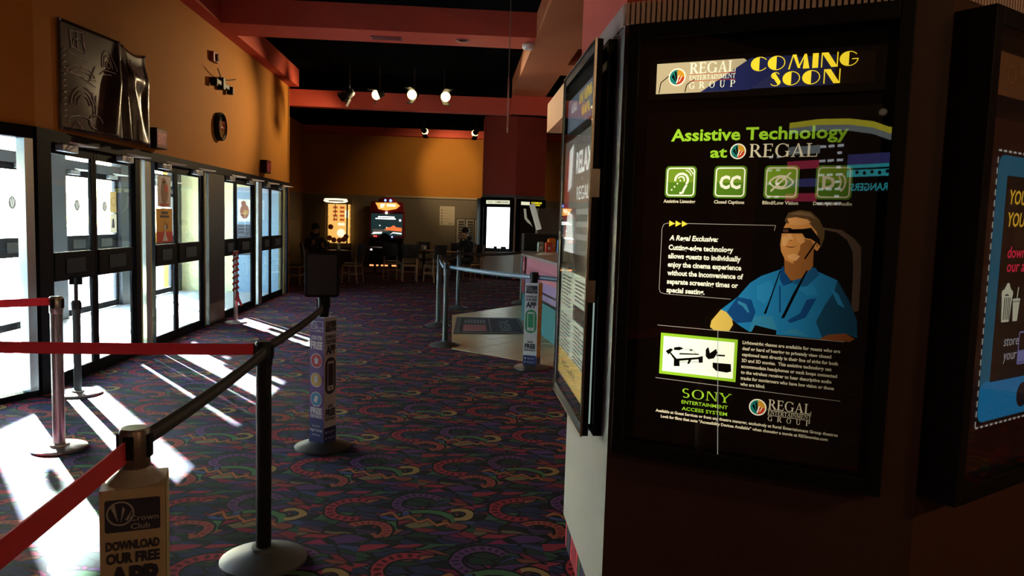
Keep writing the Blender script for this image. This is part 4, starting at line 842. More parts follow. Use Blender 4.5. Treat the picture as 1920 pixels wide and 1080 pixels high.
        pr(lambda p: p.rrect(w * .24, w * .76, pv - .10, pv + .10, .010, k * 3), sl_white, 'phone_icon'); pr(lambda p: (p.rect(w * .29, w * .71, pv - .066, pv + .084, k * 4), p.disc(c, pv - .084, .007, k * 4, 10)), gm, 'phone_icon')
        pr(lambda p: (p.text('EARN', c, .245, .020, k * 3, 'C', bold=.04, width=w * .4), p.text('FREE', c, .188, .046, k * 3, 'C', bold=.06, width=w * .80), p.text('REWARDS', c, .158, .019, k * 3, 'C', bold=.04, width=w * .80)), ink)
        pr(lambda p: (p.text('App Store', c + .012, .070, .018, k * 3, 'C', width=w * .5), p.text('Google play', c + .012, .030, .018, k * 3, 'C', width=w * .55), p.disc(w * .18, .078, .010, k * 3, 10), p.poly([(w * .12, .026), (w * .12, .048), (w * .24, .037)], k * 3)), sl_white)
# near queue line
s1 = stanchion((-.83, 1.965), 'stanchion with cream app sign sleeve and bronze top, nearest the camera', 1.0, .033, .185, m_brown, m_base, m_brown)
ns = sleeve(s1, .150, .31, .05, .862, 'white', 'cream'); ns.data.materials[0] = sl_cream
MB().lathe([(.075, .855), (.06, .875), (.04, .89), (.036, .90)], 20).build('sleeve_shoulder', M('clear shoulder', (.35, .32, .28), .3), s1, smooth=40)
s2 = stanchion((-.851, 3.338), 'black stanchion with grey domed base in the foreground, red and black belts meeting', 1.005, .033, .19, m_post, m_base)
s3_ = stanchion((-.895, 5.045), 'stanchion with purple rewards sleeve and blank sign frame on top', 1.03, .034, .185, m_post, m_bdark)
sleeve(s3_, .125, -.53, .04, .895, 'purple', 'white')
sf = MB().prism(rr(-.112, .112, -.150, .150, .02, 5), -.008, .008); sfo = sf.build('sign_frame', m_black, s3_, loc=(-.012, 0, 1.175)); sfo.rotation_euler = (PI / 2, 0, .18); sfo.modifiers.new('b', 'BEVEL').width = .003
sg = MB().prism(rr(-.095, .095, -.133, .133, .01, 4), .0082, .010).build('sign_face', M('blank charcoal sign face', (.035, .033, .035), .6), sfo)
add_belt(s2, (-.835, 3.305, .965), (-.828, 1.998, .955), m_blkbelt, .012, M('belt centre weave', (.075, .07, .065), .8))
add_belt(s2, (-.853, 3.375, .968), (-.893, 5.01, .955), m_blkbelt, .012, MATS['belt centre weave'])
s4 = stanchion((-2.45, 3.29), 'steel stanchion out to the left that holds the long red belt', 1.0, .034, .16, m_steel, m_steel, dome=.006)
add_belt(s2, (-.885, 3.337, .968), (-2.415, 3.29, .965), m_redbelt, .004, h=.05)
s5 = stanchion((-.80, .50), 'bronze stanchion beside the camera that holds the near red belt', 1.0, .033, .185, m_brown, m_base)
add_belt(s1, (-.838, 1.93, .945), (-.802, .535, .925), m_redbelt, .01, h=.056)
s6 = stanchion((-2.575, 4.965), 'brushed steel stanchion with flat base standing in the sun patch', 1.0, .036, .165, m_steel, m_steel, m_steel, dome=.006)
s7 = stanchion((-3.62, 4.20), 'steel stanchion beyond the left frame edge holding a red belt', 1.0, .036, .165, m_steel, m_steel, dome=.006)
add_belt(s6, (-2.605, 4.945, .968), (-3.588, 4.225, .968), m_redbelt, .004, h=.05)
s8 = stanchion((-3.20, 6.485), 'thin dark post with flat round base beside the first entrance door', .80, .030, .185, m_postg, M('pale flat base', (.5, .5, .5), .4, .3), dome=.003)
MB().tube([(0, 0, .78), (0, 0, .99)], .016, 10).build('neck', m_postg, s8, smooth=40)
MB().box(-.05, .05, -.012, .012, .93, 1.0).build('sign_holder', m_blkmetal, s8, bevel=.004)
s9 = stanchion((-3.19, 10.95), 'steel post wrapped in a red and white belt by the dark wall panel', 1.04, .030, .15, m_steel, M('pale flat base', (.5, .5, .5), .4, .3), m_steel, dome=.004)
m_candy = M('red wrapped belt', (.40, .02, .03), .6)
for i in range(7):
    z0 = .42 + i * .085; pts = [(math.cos(a) * .034, math.sin(a) * .034, z0 + .10 * k / 8) for k, a in enumerate([q * 2 * PI / 8 for q in range(9)])]
    MB().tube(pts, .016, 6).build('belt_wrap', m_candy, s9)
MB().tube([(.03, -.03, .44), (.05, -.05, .36), (.10, -.06, .26)], .018, 6).add([(.03, -.05, .42), (.0, -.06, .34), (.06, -.06, .30)], [(0, 1, 2)]).build('belt_tail', m_candy, s9)
# counter queue
q1 = stanchion((-.145, 9.294), 'slate stanchion at the near left corner of the tiled apron', 1.04, .034, .19, m_postg, m_bdark)
q2 = stanchion((-.285, 11.047), 'slate stanchion second along the left side of the tiled apron', 1.05, .034, .19, m_postg, m_bdark)
q3 = stanchion((.0, 13.352), 'slate stanchion behind the welcome mat at the far left', 1.035, .034, .19, m_postg, m_bdark)
q4 = stanchion((1.235, 14.45), 'slate stanchion hidden behind the concession counter end', 1.035, .034, .19, m_postg, m_bdark)
q5 = stanchion((.810, 7.938), 'stanchion with white app sleeve and green phone near the counter', 1.04, .036, .19, m_post, m_bdark)
sleeve(q5, .150, -.38, .04, .925, 'white_green', 'orange')
add_belt(q1, (-.110, 9.27, .99), (.775, 7.96, .985), m_blubelt, .01, m_bstripe, .05)
add_belt(q1, (-.150, 9.33, .99), (-.283, 11.01, .995), m_blubelt, .05, m_bstripe, .05)
add_belt(q2, (-.275, 11.08, .99), (-.012, 13.318, .985), m_blkbelt, .02)
add_belt(q3, (.034, 13.37, .985), (1.20, 14.43, .985), m_blkbelt, .03)
q6 = stanchion((1.70, 7.35), 'slate stanchion behind the near pillar at the counter queue end', 1.04, .034, .19, m_postg, m_bdark)
add_belt(q5, (.845, 7.92, .985), (1.67, 7.37, .985), m_blubelt, .01, m_bstripe, .05)
# ================================================================== WELCOME MAT
mat_ = thing('welcome_mat', (0, 0, 0), 0, 'dark rubber backed welcome mat on the tiles with pink panel', 'mat')
mp = [(-.05, 10.22), (.99, 10.33), (.99, 12.0), (-.01, 12.0)]
MB().prism(mp, .010, .018).build('mat_border', M('rubber mat edge', (.07, .072, .07), .7), mat_)
def mpt(u, v): # bilinear inside the mat
    a = Vector(mp[0]).lerp(Vector(mp[1]), u); c = Vector(mp[3]).lerp(Vector(mp[2]), u); return a.lerp(c, v)
def mquad(b, u0, u1, v0, v1, z): P = [mpt(u0, v0), mpt(u1, v0), mpt(u1, v1), mpt(u0, v1)]; b.add([(p.x, p.y, z) for p in P], [(0, 1, 2, 3)])
b = MB(); mquad(b, .06, .97, .08, .92, .0186); b.build('mat_field', M('mat field', (.03, .032, .036), .9), mat_)
b = MB()
for q in ((.06, .07, .08, .92), (.50, .515, .08, .92), (.95, .965, .08, .92)): mquad(b, *q, .0192)
b.build('mat_lines', M('mat line', (.2, .2, .19), .9), mat_)
b = MB(); mquad(b, .12, .45, .12, .50, .0192); b.build('mat_panel', M('mat pink panel', (.38, .13, .11), .9), mat_)
b = MB()
for i in range(7): mquad(b, .13 + i * .047, .165 + i * .047, .58, .82, .0192)
b.build('mat_print', M('mat line', (.2, .2, .19), .9), mat_)
me = text_mesh('REGAL', .01, 0); b = MB(); P = []
for x, y in me[0]: q = mpt(.80 - y * .22, .12 + x * .235); P.append((q.x, q.y, .0194))
b.add(P, me[1]).build('lettering', M('mat lettering', (.22, .22, .22), .9), mat_)
# ================================================================== CONCESSION COUNTER
m_teal = M('teal counter base', (.02, .15, .19), .4); m_pink = M('pink counter panel', (.45, .16, .20), .35); m_lav = M('lavender counter band', (.24, .17, .36), .4); m_maroon = M('maroon counter end', (.22, .03, .05), .45)
ct = thing('concession_counter', (0, 0, 0), 0, 'pink and teal concession counter with dark top at the right', 'counter')
def cpoly(k): return [(1.03 + k, 11.9), (1.27 + k, 9.1), (2.6, 9.1), (2.6, 13.9), (1.22 + k, 13.9)]
MB().prism(cpoly(0), .01, .46).build('base_panel', m_teal, ct); MB().prism(cpoly(.02), .46, .50).build('groove', m_black, ct); MB().prism(cpoly(0), .50, .58).build('lower_band', m_lav, ct); MB().prism(cpoly(.02), .58, .61).build('groove', m_black, ct)
MB().prism(cpoly(0), .61, .74).build('upper_band', m_lav, ct); MB().prism(cpoly(.005), .74, .90).build('panel', m_pink, ct); MB().prism(cpoly(.01), .90, 1.04).build('panel', m_pink, ct); MB().prism(cpoly(-.03), 1.04, 1.075).build('counter_top', M('speckled counter top', (.25, .24, .23), .3, vary=.5, scale=90), ct)
MB().add([(1.028, 11.905, .46), (1.045, 11.65, .46), (1.045, 11.65, 1.04), (1.028, 11.905, 1.04), (1.018, 11.905, .46), (1.035, 11.65, .46), (1.035, 11.65, 1.04), (1.018, 11.905, 1.04)], [(0, 1, 2, 3), (7, 6, 5, 4), (4, 5, 1, 0), (3, 2, 6, 7), (5, 6, 2, 1), (4, 0, 3, 7)]).build('end_panel', m_maroon, ct)
MB().obox((1.028, 11.78, .88), (.003, 0, 0), (0, .05, 0), (0, 0, .07)).build('notice_sheet', m_paper, ct)
mz = thing('snack_warmer', (1.75, 13.3, 1.075), 0, 'large black cabinet with two pale slanted screens on the counter', 'cabinet')
MB().box(-.62, .45, -.25, .25, 0, .30).build('cabinet_body', m_black, mz, bevel=.01); MB().box(-.38, .3, -.2, .2, .30, .75).build('cabinet_top', M('dark brown cabinet', (.035, .028, .022), .5), mz)
MB().obox((-.42, -.12, .60), (.035, 0, .012), (0, .12, 0), (-.07, 0, .22)).build('slanted_screen', lit('pale screen', (.45, .44, .36), .4), mz); MB().obox((.42, -.12, .62), (.04, 0, -.01), (0, .12, 0), (.05, 0, .24)).build('slanted_screen', M('grey screen back', (.12, .12, .12), .5), mz)
for x, y, w, h, c, nm in ((1.37, 12.55, .050, .15, (.25, .40, .36), 'pale green candy carton standing on the counter'), (1.50, 12.50, .060, .15, (.60, .07, .04), 'red candy carton on the counter beside the pale green one'), (1.575, 12.70, .065, .21, (.75, .26, .03), 'orange candy carton standing behind the red one'), (1.68, 12.35, .05, .20, (.04, .14, .48), 'tall blue candy carton right of the orange one')):
    o = thing('candy_carton', (x, y, 1.075), .3, nm, 'carton', 'candy cartons on the counter'); mt = M('carton %.2f' % (c[0] + c[2]), c, .5)
    MB().prism([(-w, -.03), (w, -.03), (w, .03), (-w, .03)], 0, h).build('carton_body', mt, o, bevel=.003); MB().add([(-w, -.03, h), (w, -.03, h), (w, .03, h), (-w, .03, h), (-w * .9, 0, h + .03), (w * .9, 0, h + .03)], [(0, 1, 5, 4), (2, 3, 4, 5), (0, 4, 3), (1, 2, 5)]).build('carton_flap', mt, o)
    p = Print(); p.disc(0, h * .5, w * .45, .031); p.build('carton_mark', m_wht, o)
tr = thing('menu_stack', (1.36, 11.5, 1.075), .15, 'low fan of white leaflets on the counter top', 'leaflets')
for i in range(5): MB().obox((-.06 + i * .05, .1 * i, .004 + i * .004), (.09, .01, 0), (-.01, .12, 0), (0, 0, .0018)).build('leaflet', m_paper, tr)
ys = thing('menu_screen', (2.05, 12.6, 1.7), -.5, 'small glowing yellow menu screen behind the counter', 'screen')
MB().box(-.16, .16, -.02, .02, 0, .56).build('screen_body', m_black, ys); MB().box(-.145, .145, -.024, -.018, .02, .54).build('screen_face', lit('yellow menu', (.75, .55, .10), .8), ys)
p = Print(); [p.rect(-.13, .13, .08 + i * .10, .10 + i * .10, .026) for i in range(4)]; p.build('screen_lines', M('menu dark rows', (.05, .03, .02), .5), ys); MB().box(-.03, .03, .02, .06, -.62, .3).build('bracket', m_black, ys)
# ================================================================== TABLES AND CHAIRS
m_wood = M('blond wood', (.34, .24, .14), .5, vary=.25, scale=12); m_seat = M('black vinyl seat', (.02, .02, .022), .5); m_top = M('dark table top', (.06, .045, .035), .35)
def chair_proto():
    r = thing('cafe_chair', label='x', cat='chair', group='cafe chairs')
    MB().lathe([(.0, .44), (.19, .44), (.205, .455), (.20, .475), (0, .485)], 20).build('seat', m_seat, r, smooth=50)
    MB().box(-.19, .19, -.18, .18, .395, .44).build('seat_frame', m_wood, r, bevel=.004)
    for sx in (-1, 1):
        MB().tube([(sx * .17, -.17, .42), (sx * .18, -.19, 0)], [.020, .014], 8).build('leg', m_wood, r, smooth=40)
        MB().tube([(sx * .18, .21, 0), (sx * .175, .165, .42), (sx * .175, .19, .70), (sx * .17, .235, .93)], [.016, .021, .019, .015], 8).build('leg', m_wood, r, smooth=40)
    b = MB(); N = 8
    for i in range(N):
        a0, a1 = (i / N - .5) * .40, ((i + 1) / N - .5) * .40
        for z0, z1, y0, y1 in ((.60, .94, .20, .255),):
            c0, c1 = .03 * (1 - (a0 / .2) ** 2), .03 * (1 - (a1 / .2) ** 2)
            b.add([(a0, y0 + c0, z0), (a1, y0 + c1, z0), (a1, y1 + c1, z1), (a0, y1 + c0, z1), (a0, y0 + c0 + .015, z0), (a1, y0 + c1 + .015, z0), (a1, y1 + c1 + .015, z1), (a0, y1 + c0 + .015, z1)], [(0, 1, 2, 3), (7, 6, 5, 4), (0, 4, 5, 1), (3, 2, 6, 7), (0, 3, 7, 4), (1, 5, 6, 2)])
    b.build('backrest', m_seat, r)
    MB().box(-.17, .17, -.19, -.17, .22, .245).build('stretcher', m_wood, r); MB().box(-.185, -.165, -.17, .18, .20, .225).build('stretcher', m_wood, r); MB().box(.165, .185, -.17, .18, .20, .225).build('stretcher', m_wood, r)
    return r
chairs = [(-1.72, 19.65, 2.9, 'cafe chair in front of the racing game, leftmost of the middle trio'), (-1.24, 18.95, 3.3, 'cafe chair with back to the camera, middle of the trio by the napkin table'), (-.62, 18.95, 3.9, 'cafe chair at the right of the napkin table, turned half away'), (-3.72, 17.30, 1.4, 'blond cafe chair nearest the entrance wall end'), (-3.40, 17.70, 1.75, 'cafe chair just behind the blank sign frame, side on'), (-3.55, 18.95, -.35, 'cafe chair the left seated person uses'), (-2.55, 18.2, -1.9, 'cafe chair right of the left table'), (-.10, 20.7, -.2, 'cafe chair between the two far tables'), (.38, 20.05, -1.0, 'cafe chair the right seated person uses'), (-.95, 21.1, 0.2, 'cafe chair behind the napkin table facing the entrance')]
cp = None
for x, y, a, lb in chairs:
    if cp is None: cp = chair_proto(); o = cp
    else: o = copy_tree(cp)
    o.location = (x, y, 0); o.rotation_euler = (0, 0, a); o['label'] = lb
def table_proto():
    r = thing('cafe_table', label='x', cat='table', group='cafe tables')
    MB().lathe([(.001, .725), (.36, .725), (.375, .735), (.375, .75), (.36, .758), (.001, .758)], 28).build('table_top', m_top, r, smooth=40)
    MB().cyl(0, 0, .03, .725, .035, 14).build('pedestal', m_black, r, smooth=40)
    for i in range(4): MB().obox((math.cos(i * PI / 2) * .15, math.sin(i * PI / 2) * .15, .03), (math.cos(i * PI / 2) * .15, math.sin(i * PI / 2) * .15, -.008), (-math.sin(i * PI / 2) * .03, math.cos(i * PI / 2) * .03, 0), (0, 0, .018)).build('foot', m_black, r)
    return r
tp = None
tables = [(-3.02, 18.55, 'round dark cafe table in front of the left seated person'), (-.93, 20.05, 'round cafe table with napkin dispenser amid the middle chairs'), (-.36, 19.55, 'round cafe table in front of the right seated person'), (-2.35, 21.2, 'round cafe table by the crane machine')]
for x, y, lb in tables:
    if tp is None: tp = table_proto(); o = tp
    else: o = copy_tree(tp)
    o.location = (x, y, 0); o['label'] = lb
def napkin(x, y, lb, lite):
    r = thing('napkin_dispenser', (x, y, .758), .3, lb, 'dispenser', 'napkin dispensers')
    MB().box(-.05, .05, -.06, .06, 0, .15).build('dispenser_body', M('steel blue dispenser', (.16, .26, .36), .25, .7), r, bevel=.006); MB().box(-.035, .035, -.065, -.058, .03, .12).build('dispenser_mouth', m_wht, r)
napkin(-2.92, 18.4, 'blue steel napkin dispenser on the left table', 1); napkin(-.92, 19.95, 'blue steel napkin dispenser on the middle table', 1); napkin(-.42, 19.6, 'steel napkin dispenser on the table by the right person', 1)
bt = thing('sauce_bottle', (-1.02, 20.15, .758), 0, 'small dark red bottle behind the middle napkin dispenser', 'bottle')
MB().lathe([(.001, 0), (.03, 0), (.032, .10), (.014, .14), (.012, .17)], 14).build('bottle_body', M('bottle red', (.16, .02, .02), .3), bt, smooth=50); MB().cyl(0, 0, .17, .19, .014, 10).build('cap', m_black, bt)
# ================================================================== PEOPLE
m_skin = M('skin', (.42, .24, .16), .6); m_hood = M('charcoal hooded jacket', (.028, .028, .032), .9, bump=.3, bscale=60); m_jean = M('dark trousers', (.03, .035, .05), .9); m_hair = M('dark hair', (.018, .012, .009), .7); m_shirt2 = M('white shirt hem', (.5, .48, .45), .8)
def person(loc, rz, label, hands, tilt, hem):
    r = thing('person', loc, rz, label, 'person')      # local -y is where the person faces
    J = {'pel': (0, .05, .53, .15, .12), 'sp': (0, .045, .70, .145, .11), 'ch': (0, .01, .90, .165, .115), 'nk0': (0, -.01, 1.06, .07, .065), 'nk': (0, -.025, 1.12, .055, .055), 'hd0': (0, -.05 - tilt * .03, 1.19, .072, .082), 'hd1': (0, -.045 - tilt * .05, 1.27, .080, .098), 'hd2': (0, -.03 - tilt * .05, 1.345, .05, .06)}
    E = [('pel', 'sp'), ('sp', 'ch'), ('ch', 'nk0'), ('nk0', 'nk'), ('nk', 'hd0'), ('hd0', 'hd1'), ('hd1', 'hd2')]
    for s, n in ((-1, 'l'), (1, 'r')):
        hx, hy, hz = hands[0 if s < 0 else 1]
        J.update({n + 'sh': (s * .185, .0, 1.0, .068, .068), n + 'el': (s * .25, -.12, .80, .052, .052), n + 'wr': (hx, hy, hz, .034, .030), n + 'pa': (hx * .9, hy - .03, hz + .05, .040, .022),
                  n + 'hip': (s * .10, .02, .50, .095, .09), n + 'kn': (s * .13, -.42, .50, .065, .065), n + 'an': (s * .13, -.40, .10, .045, .045), n + 'to': (s * .14, -.56, .045, .045, .035)})
        E += [('ch', n + 'sh'), (n + 'sh', n + 'el'), (n + 'el', n + 'wr'), (n + 'wr', n + 'pa'), ('pel', n + 'hip'), (n + 'hip', n + 'kn'), (n + 'kn', n + 'an'), (n + 'an', n + 'to')]
        for f in range(4):
            a = J[n + 'pa']; x = a[0] + (f - 1.5) * .019
            J[n + 'f%d' % f] = (x, a[1] - .035, a[2] + .045, .009, .009); J[n + 'g%d' % f] = (x, a[1] - .045, a[2] + .085 - abs(f - 1.3) * .008, .008, .008); E += [(n + 'pa', n + 'f%d' % f), (n + 'f%d' % f, n + 'g%d' % f)]
        a = J[n + 'pa']; J[n + 't'] = (a[0] - s * .045, a[1] - .02, a[2] + .02, .010, .010); E += [(n + 'pa', n + 't')]
    ks = list(J); me = bpy.data.meshes.new('body'); me.from_pydata([J[k][:3] for k in ks], [(ks.index(a), ks.index(c)) for a, c in E], [])
    o = bpy.data.objects.new('body', me); COL.objects.link(o)
    o.modifiers.new('skin', 'SKIN'); sub = o.modifiers.new('sub', 'SUBSURF'); sub.levels = 2; sub.render_levels = 2
    if not me.skin_vertices: 
        bm = bmesh.new(); bm.from_mesh(me); bm.verts.layers.skin.verify(); bm.to_mesh(me); bm.free()
    for k, sv in zip(ks, me.skin_vertices[0].data): sv.radius = J[k][3:5]; sv.use_root = (k == 'pel')
    m2 = bpy.data.meshes.new_from_object(o.evaluated_get(bpy.context.evaluated_depsgraph_get())); bpy.data.objects.remove(o)
    for q in (m_hood, m_skin, m_jean): m2.materials.append(q)
    for p in m2.polygons:
        c = p.center; p.use_smooth = True; hand = False
        for n in 'lr':
            a = J[n + 'wr']
            if (Vector(a[:3]) - c).length < .16 and c.z > a[2] - .01 and abs(c.x - a[0]) < .1 and c.y < a[1] + .03: hand = True
        p.material_index = 1 if (c.z > 1.14 and abs(c.x) < .12) or hand else (2 if c.z < .56 and c.y < .0 else 0)
    body = bpy.data.objects.new('body', m2); COL.objects.link(body); body.parent = r; hy = J['hd1'][1]
    hb = MB().ball((0, hy + .028, 1.30), .108, 16, 10, (.95, 1.05, 1.0)); hb.build('hair', m_hair, r, smooth=60)
    MB().lathe([(.10, 1.06), (.125, 1.10), (.115, 1.15), (.085, 1.17)], 18, (0, .03, 0)).build('hood', m_hood, r, smooth=60)
    b = MB(); b.ball((-.032, hy - .092, 1.275), .011, 8, 6).ball((.032, hy - .092, 1.275), .011, 8, 6); b.build('eyes', m_hair, r)
    b = MB(); b.add([(-.014, hy - .088, 1.235), (.014, hy - .088, 1.235), (0, hy - .115, 1.24), (0, hy - .092, 1.28)], [(0, 1, 2), (0, 2, 3), (1, 3, 2)]); b.build('nose', m_skin, r)
    MB().box(-.022, .022, hy - .088, hy - .078, 1.205, 1.212).build('mouth', M('lip colour', (.3, .1, .08), .6), r)
    for s in (-1, 1): MB().ball((s * .082, hy + .0, 1.265), .022, 8, 6, (.4, 1, 1.3)).build('ear', m_skin, r, smooth=60)
    if hem: MB().lathe([(.165, .555), (.168, .60), (.16, .62)], 20, (0, .05, 0)).build('shirt_hem', m_shirt2, r, smooth=60)
    return r
person((-3.62, 19.1, 0), .35, 'person in dark hooded jacket seated at the left cafe table, head lowered', ((-.10, -.30, .86), (.14, -.32, .80)), 1.0, True)
person((.22, 20.05, 0), -.75, 'person in dark jacket seated at right with both hands raised to the face', ((-.07, -.15, 1.10), (.07, -.15, 1.10)), 1.2, False)
# ================================================================== ARCADE MACHINES
cr = thing('crane_machine', (-3.88, 24.25, 0), 0, 'glowing amber prize crane machine against the back wall', 'arcade machine')
m_cab = M('olive gold cabinet', (.35, .26, .10), .5); g_amb = lit('amber interior', (1.0, .55, .13), .85); g_cream2 = lit('cream marquee', (1, .85, .6), 1.1)
MB().box(-.38, .38, -.4, .4, .02, .62).build('lower_cabinet', M('dark brown cabinet', (.035, .028, .022), .5), cr, bevel=.01); MB().box(-.40, .40, -.42, .42, .62, .74).build('control_deck', m_cab, cr, bevel=.01)
MB().box(-.36, .36, .30, .40, .74, 1.98).build('lit_back', g_amb, cr)
for x in (-.37, .33): MB().box(x, x + .04, -.40, -.36, .74, 2.0).build('corner_post', m_cab, cr)
for x in (-.37, .33): MB().box(x, x + .04, .30, .40, .74, 2.0).build('corner_post', m_cab, cr)
MB().box(-.33, .33, -.386, -.38, .76, 1.98).build('glass_pane', m_panec, cr); MB().box(-.40, .40, -.42, .40, 1.98, 2.16).build('marquee', m_cab, cr, bevel=.01)
p = Print(); p.poly([(-.38, 2.06), (-.34, 2.14), (0, 2.15), (.34, 2.14), (.38, 2.06), (.3, 2.02), (0, 2.0), (-.3, 2.02)], .424); p.build('marquee_face', g_cream2, cr); p = Print(); p.rect(-.22, .24, 2.055, 2.085, .427); p.build('marquee_mark', M('marquee ink', (.15, .08, .05), .5), cr)
for x in (-.2, 0.02): p = Print(); [p.rect(x, x + .14, 1.84 - i * .13, 1.91 - i * .13, -.29) for i in range(4)]; p.build('prize_strip', lit('prize red', (.7, .12, .03), .6), cr)
p = Print(); p.rect(.18, .30, 1.55, 1.80, -.29); p.rect(-.04, .18, 1.30, 1.38, -.29); p.disc(.06, 1.06, .13, -.29); p.build('prize_label', g_cream2, cr)
for x, y, z in ((-.22, 0, 1.25), (-.1, -.1, .84), (.2, -.05, .86), (-.24, -.1, .9), (.25, .1, .95), (.05, .05, .83)): MB().ball((x, y, z), .085, 10, 7).build('plush_prize', M('plush %d' % int(z * 100), (.35 + z * .25, .30 - z * .1, .08 + z * .1), .9), cr, smooth=60)
MB().tube([(-.08, 0, 1.98), (-.08, 0, 1.62)], .012, 6).build('claw_rod', m_steel, cr); [MB().tube([(-.08, 0, 1.62), (-.08 + .07 * math.cos(a), .07 * math.sin(a), 1.56), (-.08 + .03 * math.cos(a), .03 * math.sin(a), 1.50)], .007, 5).build('claw_arm', m_steel, cr) for a in (0, 2.1, 4.2)]
MB().tube([(-.2, -.36, .74), (-.2, -.38, .83)], .008, 6).ball((-.2, -.38, .845), .022, 8, 6).build('joystick', m_black, cr)
gx = thing('racing_game', (-2.33, 24.0, 0), 0, 'red and black driving arcade machine with lit screen and blue lamps', 'arcade machine')
m_rcab = M('red arcade cabinet', (.28, .015, .02), .4); g_fire = lit('fire marquee', (1.0, .45, .08), 1.0); g_blu = lit('blue lamp', (.12, .18, 1.0), 4.0); g_wl = lit('white lamp', (1, .95, .9), 3.0)
MB().prism([(-.52, 0), (.52, 0), (.52, .65), (-.52, .65)], .03, .16).build('platform', m_black, gx, bevel=.01)
MB().add([(-.52, .1, .16), (.52, .1, .16), (.52, .65, .16), (-.52, .65, .16), (-.50, -.02, .95), (.50, -.02, .95), (.52, .65, .95), (-.52, .65, .95)], [(0, 3, 2, 1), (4, 5, 6, 7), (0, 1, 5, 4), (1, 2, 6, 5), (2, 3, 7, 6), (3, 0, 4, 7)]).build('lower_cabinet', m_black, gx)
MB().box(-.56, .56, .28, .65, .95, 1.78).build('screen_housing', m_rcab, gx, bevel=.015)
MB().box(-.50, .50, .265, .285, 1.02, 1.72).build('screen', lit('dark screen', (.012, .03, .032), .8), gx)
fg = Fr(0, .265, 0)
p = Print(fg); p.rect(-.28, .24, 1.60, 1.635, .004); p.rect(-.36, .28, 1.545, 1.575, .004); p.build('screen_text', g_wl, gx); p = Print(fg); p.poly([(-.08, 1.20), (.48, 1.16), (.48, 1.28), (.30, 1.30), (.22, 1.36), (.12, 1.30), (0, 1.28)], .004); p.build('screen_car', lit('screen orange', (.9, .2, .05), .8), gx)
p = Print(fg); p.poly([(-.48, 1.06), (-.16, 1.08), (-.14, 1.14), (-.42, 1.13)], .004); p.poly([(.10, 1.05), (.20, 1.14), (.48, 1.12), (.47, 1.07), (.2, 1.10)], .004); p.disc(-.22, 1.34, .022, .004); p.disc(.0, 1.28, .02, .004); p.disc(.42, 1.52, .04, .004); p.build('screen_glints', lit('screen white', (.9, .88, .8), 1.0), gx)
p = Print(fg); p.rect(-.45, .05, 1.15, 1.22, .003); p.build('screen_ground', lit('screen dusk', (.16, .13, .10), .5), gx)
MB().add([(-.54, .2, 1.78), (.54, .2, 1.78), (.54, .6, 1.78), (-.54, .6, 1.78), (-.50, .15, 2.10), (.50, .15, 2.10), (.50, .6, 2.10), (-.50, .6, 2.10)], [(0, 3, 2, 1), (4, 5, 6, 7), (0, 1, 5, 4), (1, 2, 6, 5), (2, 3, 7, 6), (3, 0, 4, 7)]).build('marquee_box', m_rcab, gx, bevel=.015)
fm = Fr(0, .145, 0); p = Print(fm); p.poly([(-.36, 2.06), (.30, 2.08), (.42, 1.98), (.30, 1.88), (0, 1.82), (-.26, 1.86), (-.30, 1.96)], .004); p.build('marquee_face', g_fire, gx)
p = Print(fm); p.poly([(-.2, 2.03), (-.05, 2.04), (-.1, 1.92), (-.2, 1.9)], .007); p.rect(.0, .28, 1.95, 2.03, .007); p.build('marquee_mark', g_cream2, gx)
MB().lathe([(.30, 2.10), (.28, 2.18), (.16, 2.24), (.001, 2.25)], 20, (0, .4, 0)).build('crest', m_rcab, gx, smooth=50)
for x in (-.04, .12): MB().ball((x, .14, 2.14), .045, 12, 8).build('beacon', g_blu, gx, smooth=60)
MB().ball((-.01, .18, 1.75), .04, 12, 8).build('beacon', g_wl, gx, smooth=60)
MB().lathe([(.11, 0), (.13, .012), (.15, .0), (.13, -.012), (.11, 0)], 20).build('steering_wheel', m_black, gx, loc=(-.02, -.08, .98)).rotation_euler = (-1.0, 0, 0)
for x, c, e in ((-.30, (.9, .05, .05), 1.5), (.2, (.2, .3, 1), 2.5), (-.36, (.8, .1, .05), 1.5), (.02, (.2, .3, 1), 2.0)): MB().ball((x, -.03, .97 + abs(x) * .1), .028, 8, 6).build('button', lit('button %.1f%.1f' % (x, e), c, e), gx)
st_ = MB().box(-.3, .1, -.75, -.35, .30, .36).box(-.28, .08, -.40, -.34, .36, .85).build('driver_seat', m_black, gx, bevel=.02)
MB().box(-.48, -.42, -.05, 0, .55, .60).build('side_lamp', lit('white glow', (1, .9, .85), 1.2), gx); p = Print(Fr(0, .0, 0)); p.rect(-.5, -.22, .05, .10, .004); p.rect(-.14, .12, .05, .10, .004); p.rect(.2, .36, .05, .10, .004); p.build('kick_lights', lit('ember strip', (1, .35, .12), 1.2), gx)
MB().ball((-.05, .08, .62), .09, 12, 8, (1, .4, .8)).build('coin_light', lit('coin light', (1, .85, .8), 1.6), gx); MB().ball((-.30, .06, .60), .05, 10, 7, (1, .4, 1)).build('coin_light', lit('coin light red', (1, .1, .12), 1.5), gx)
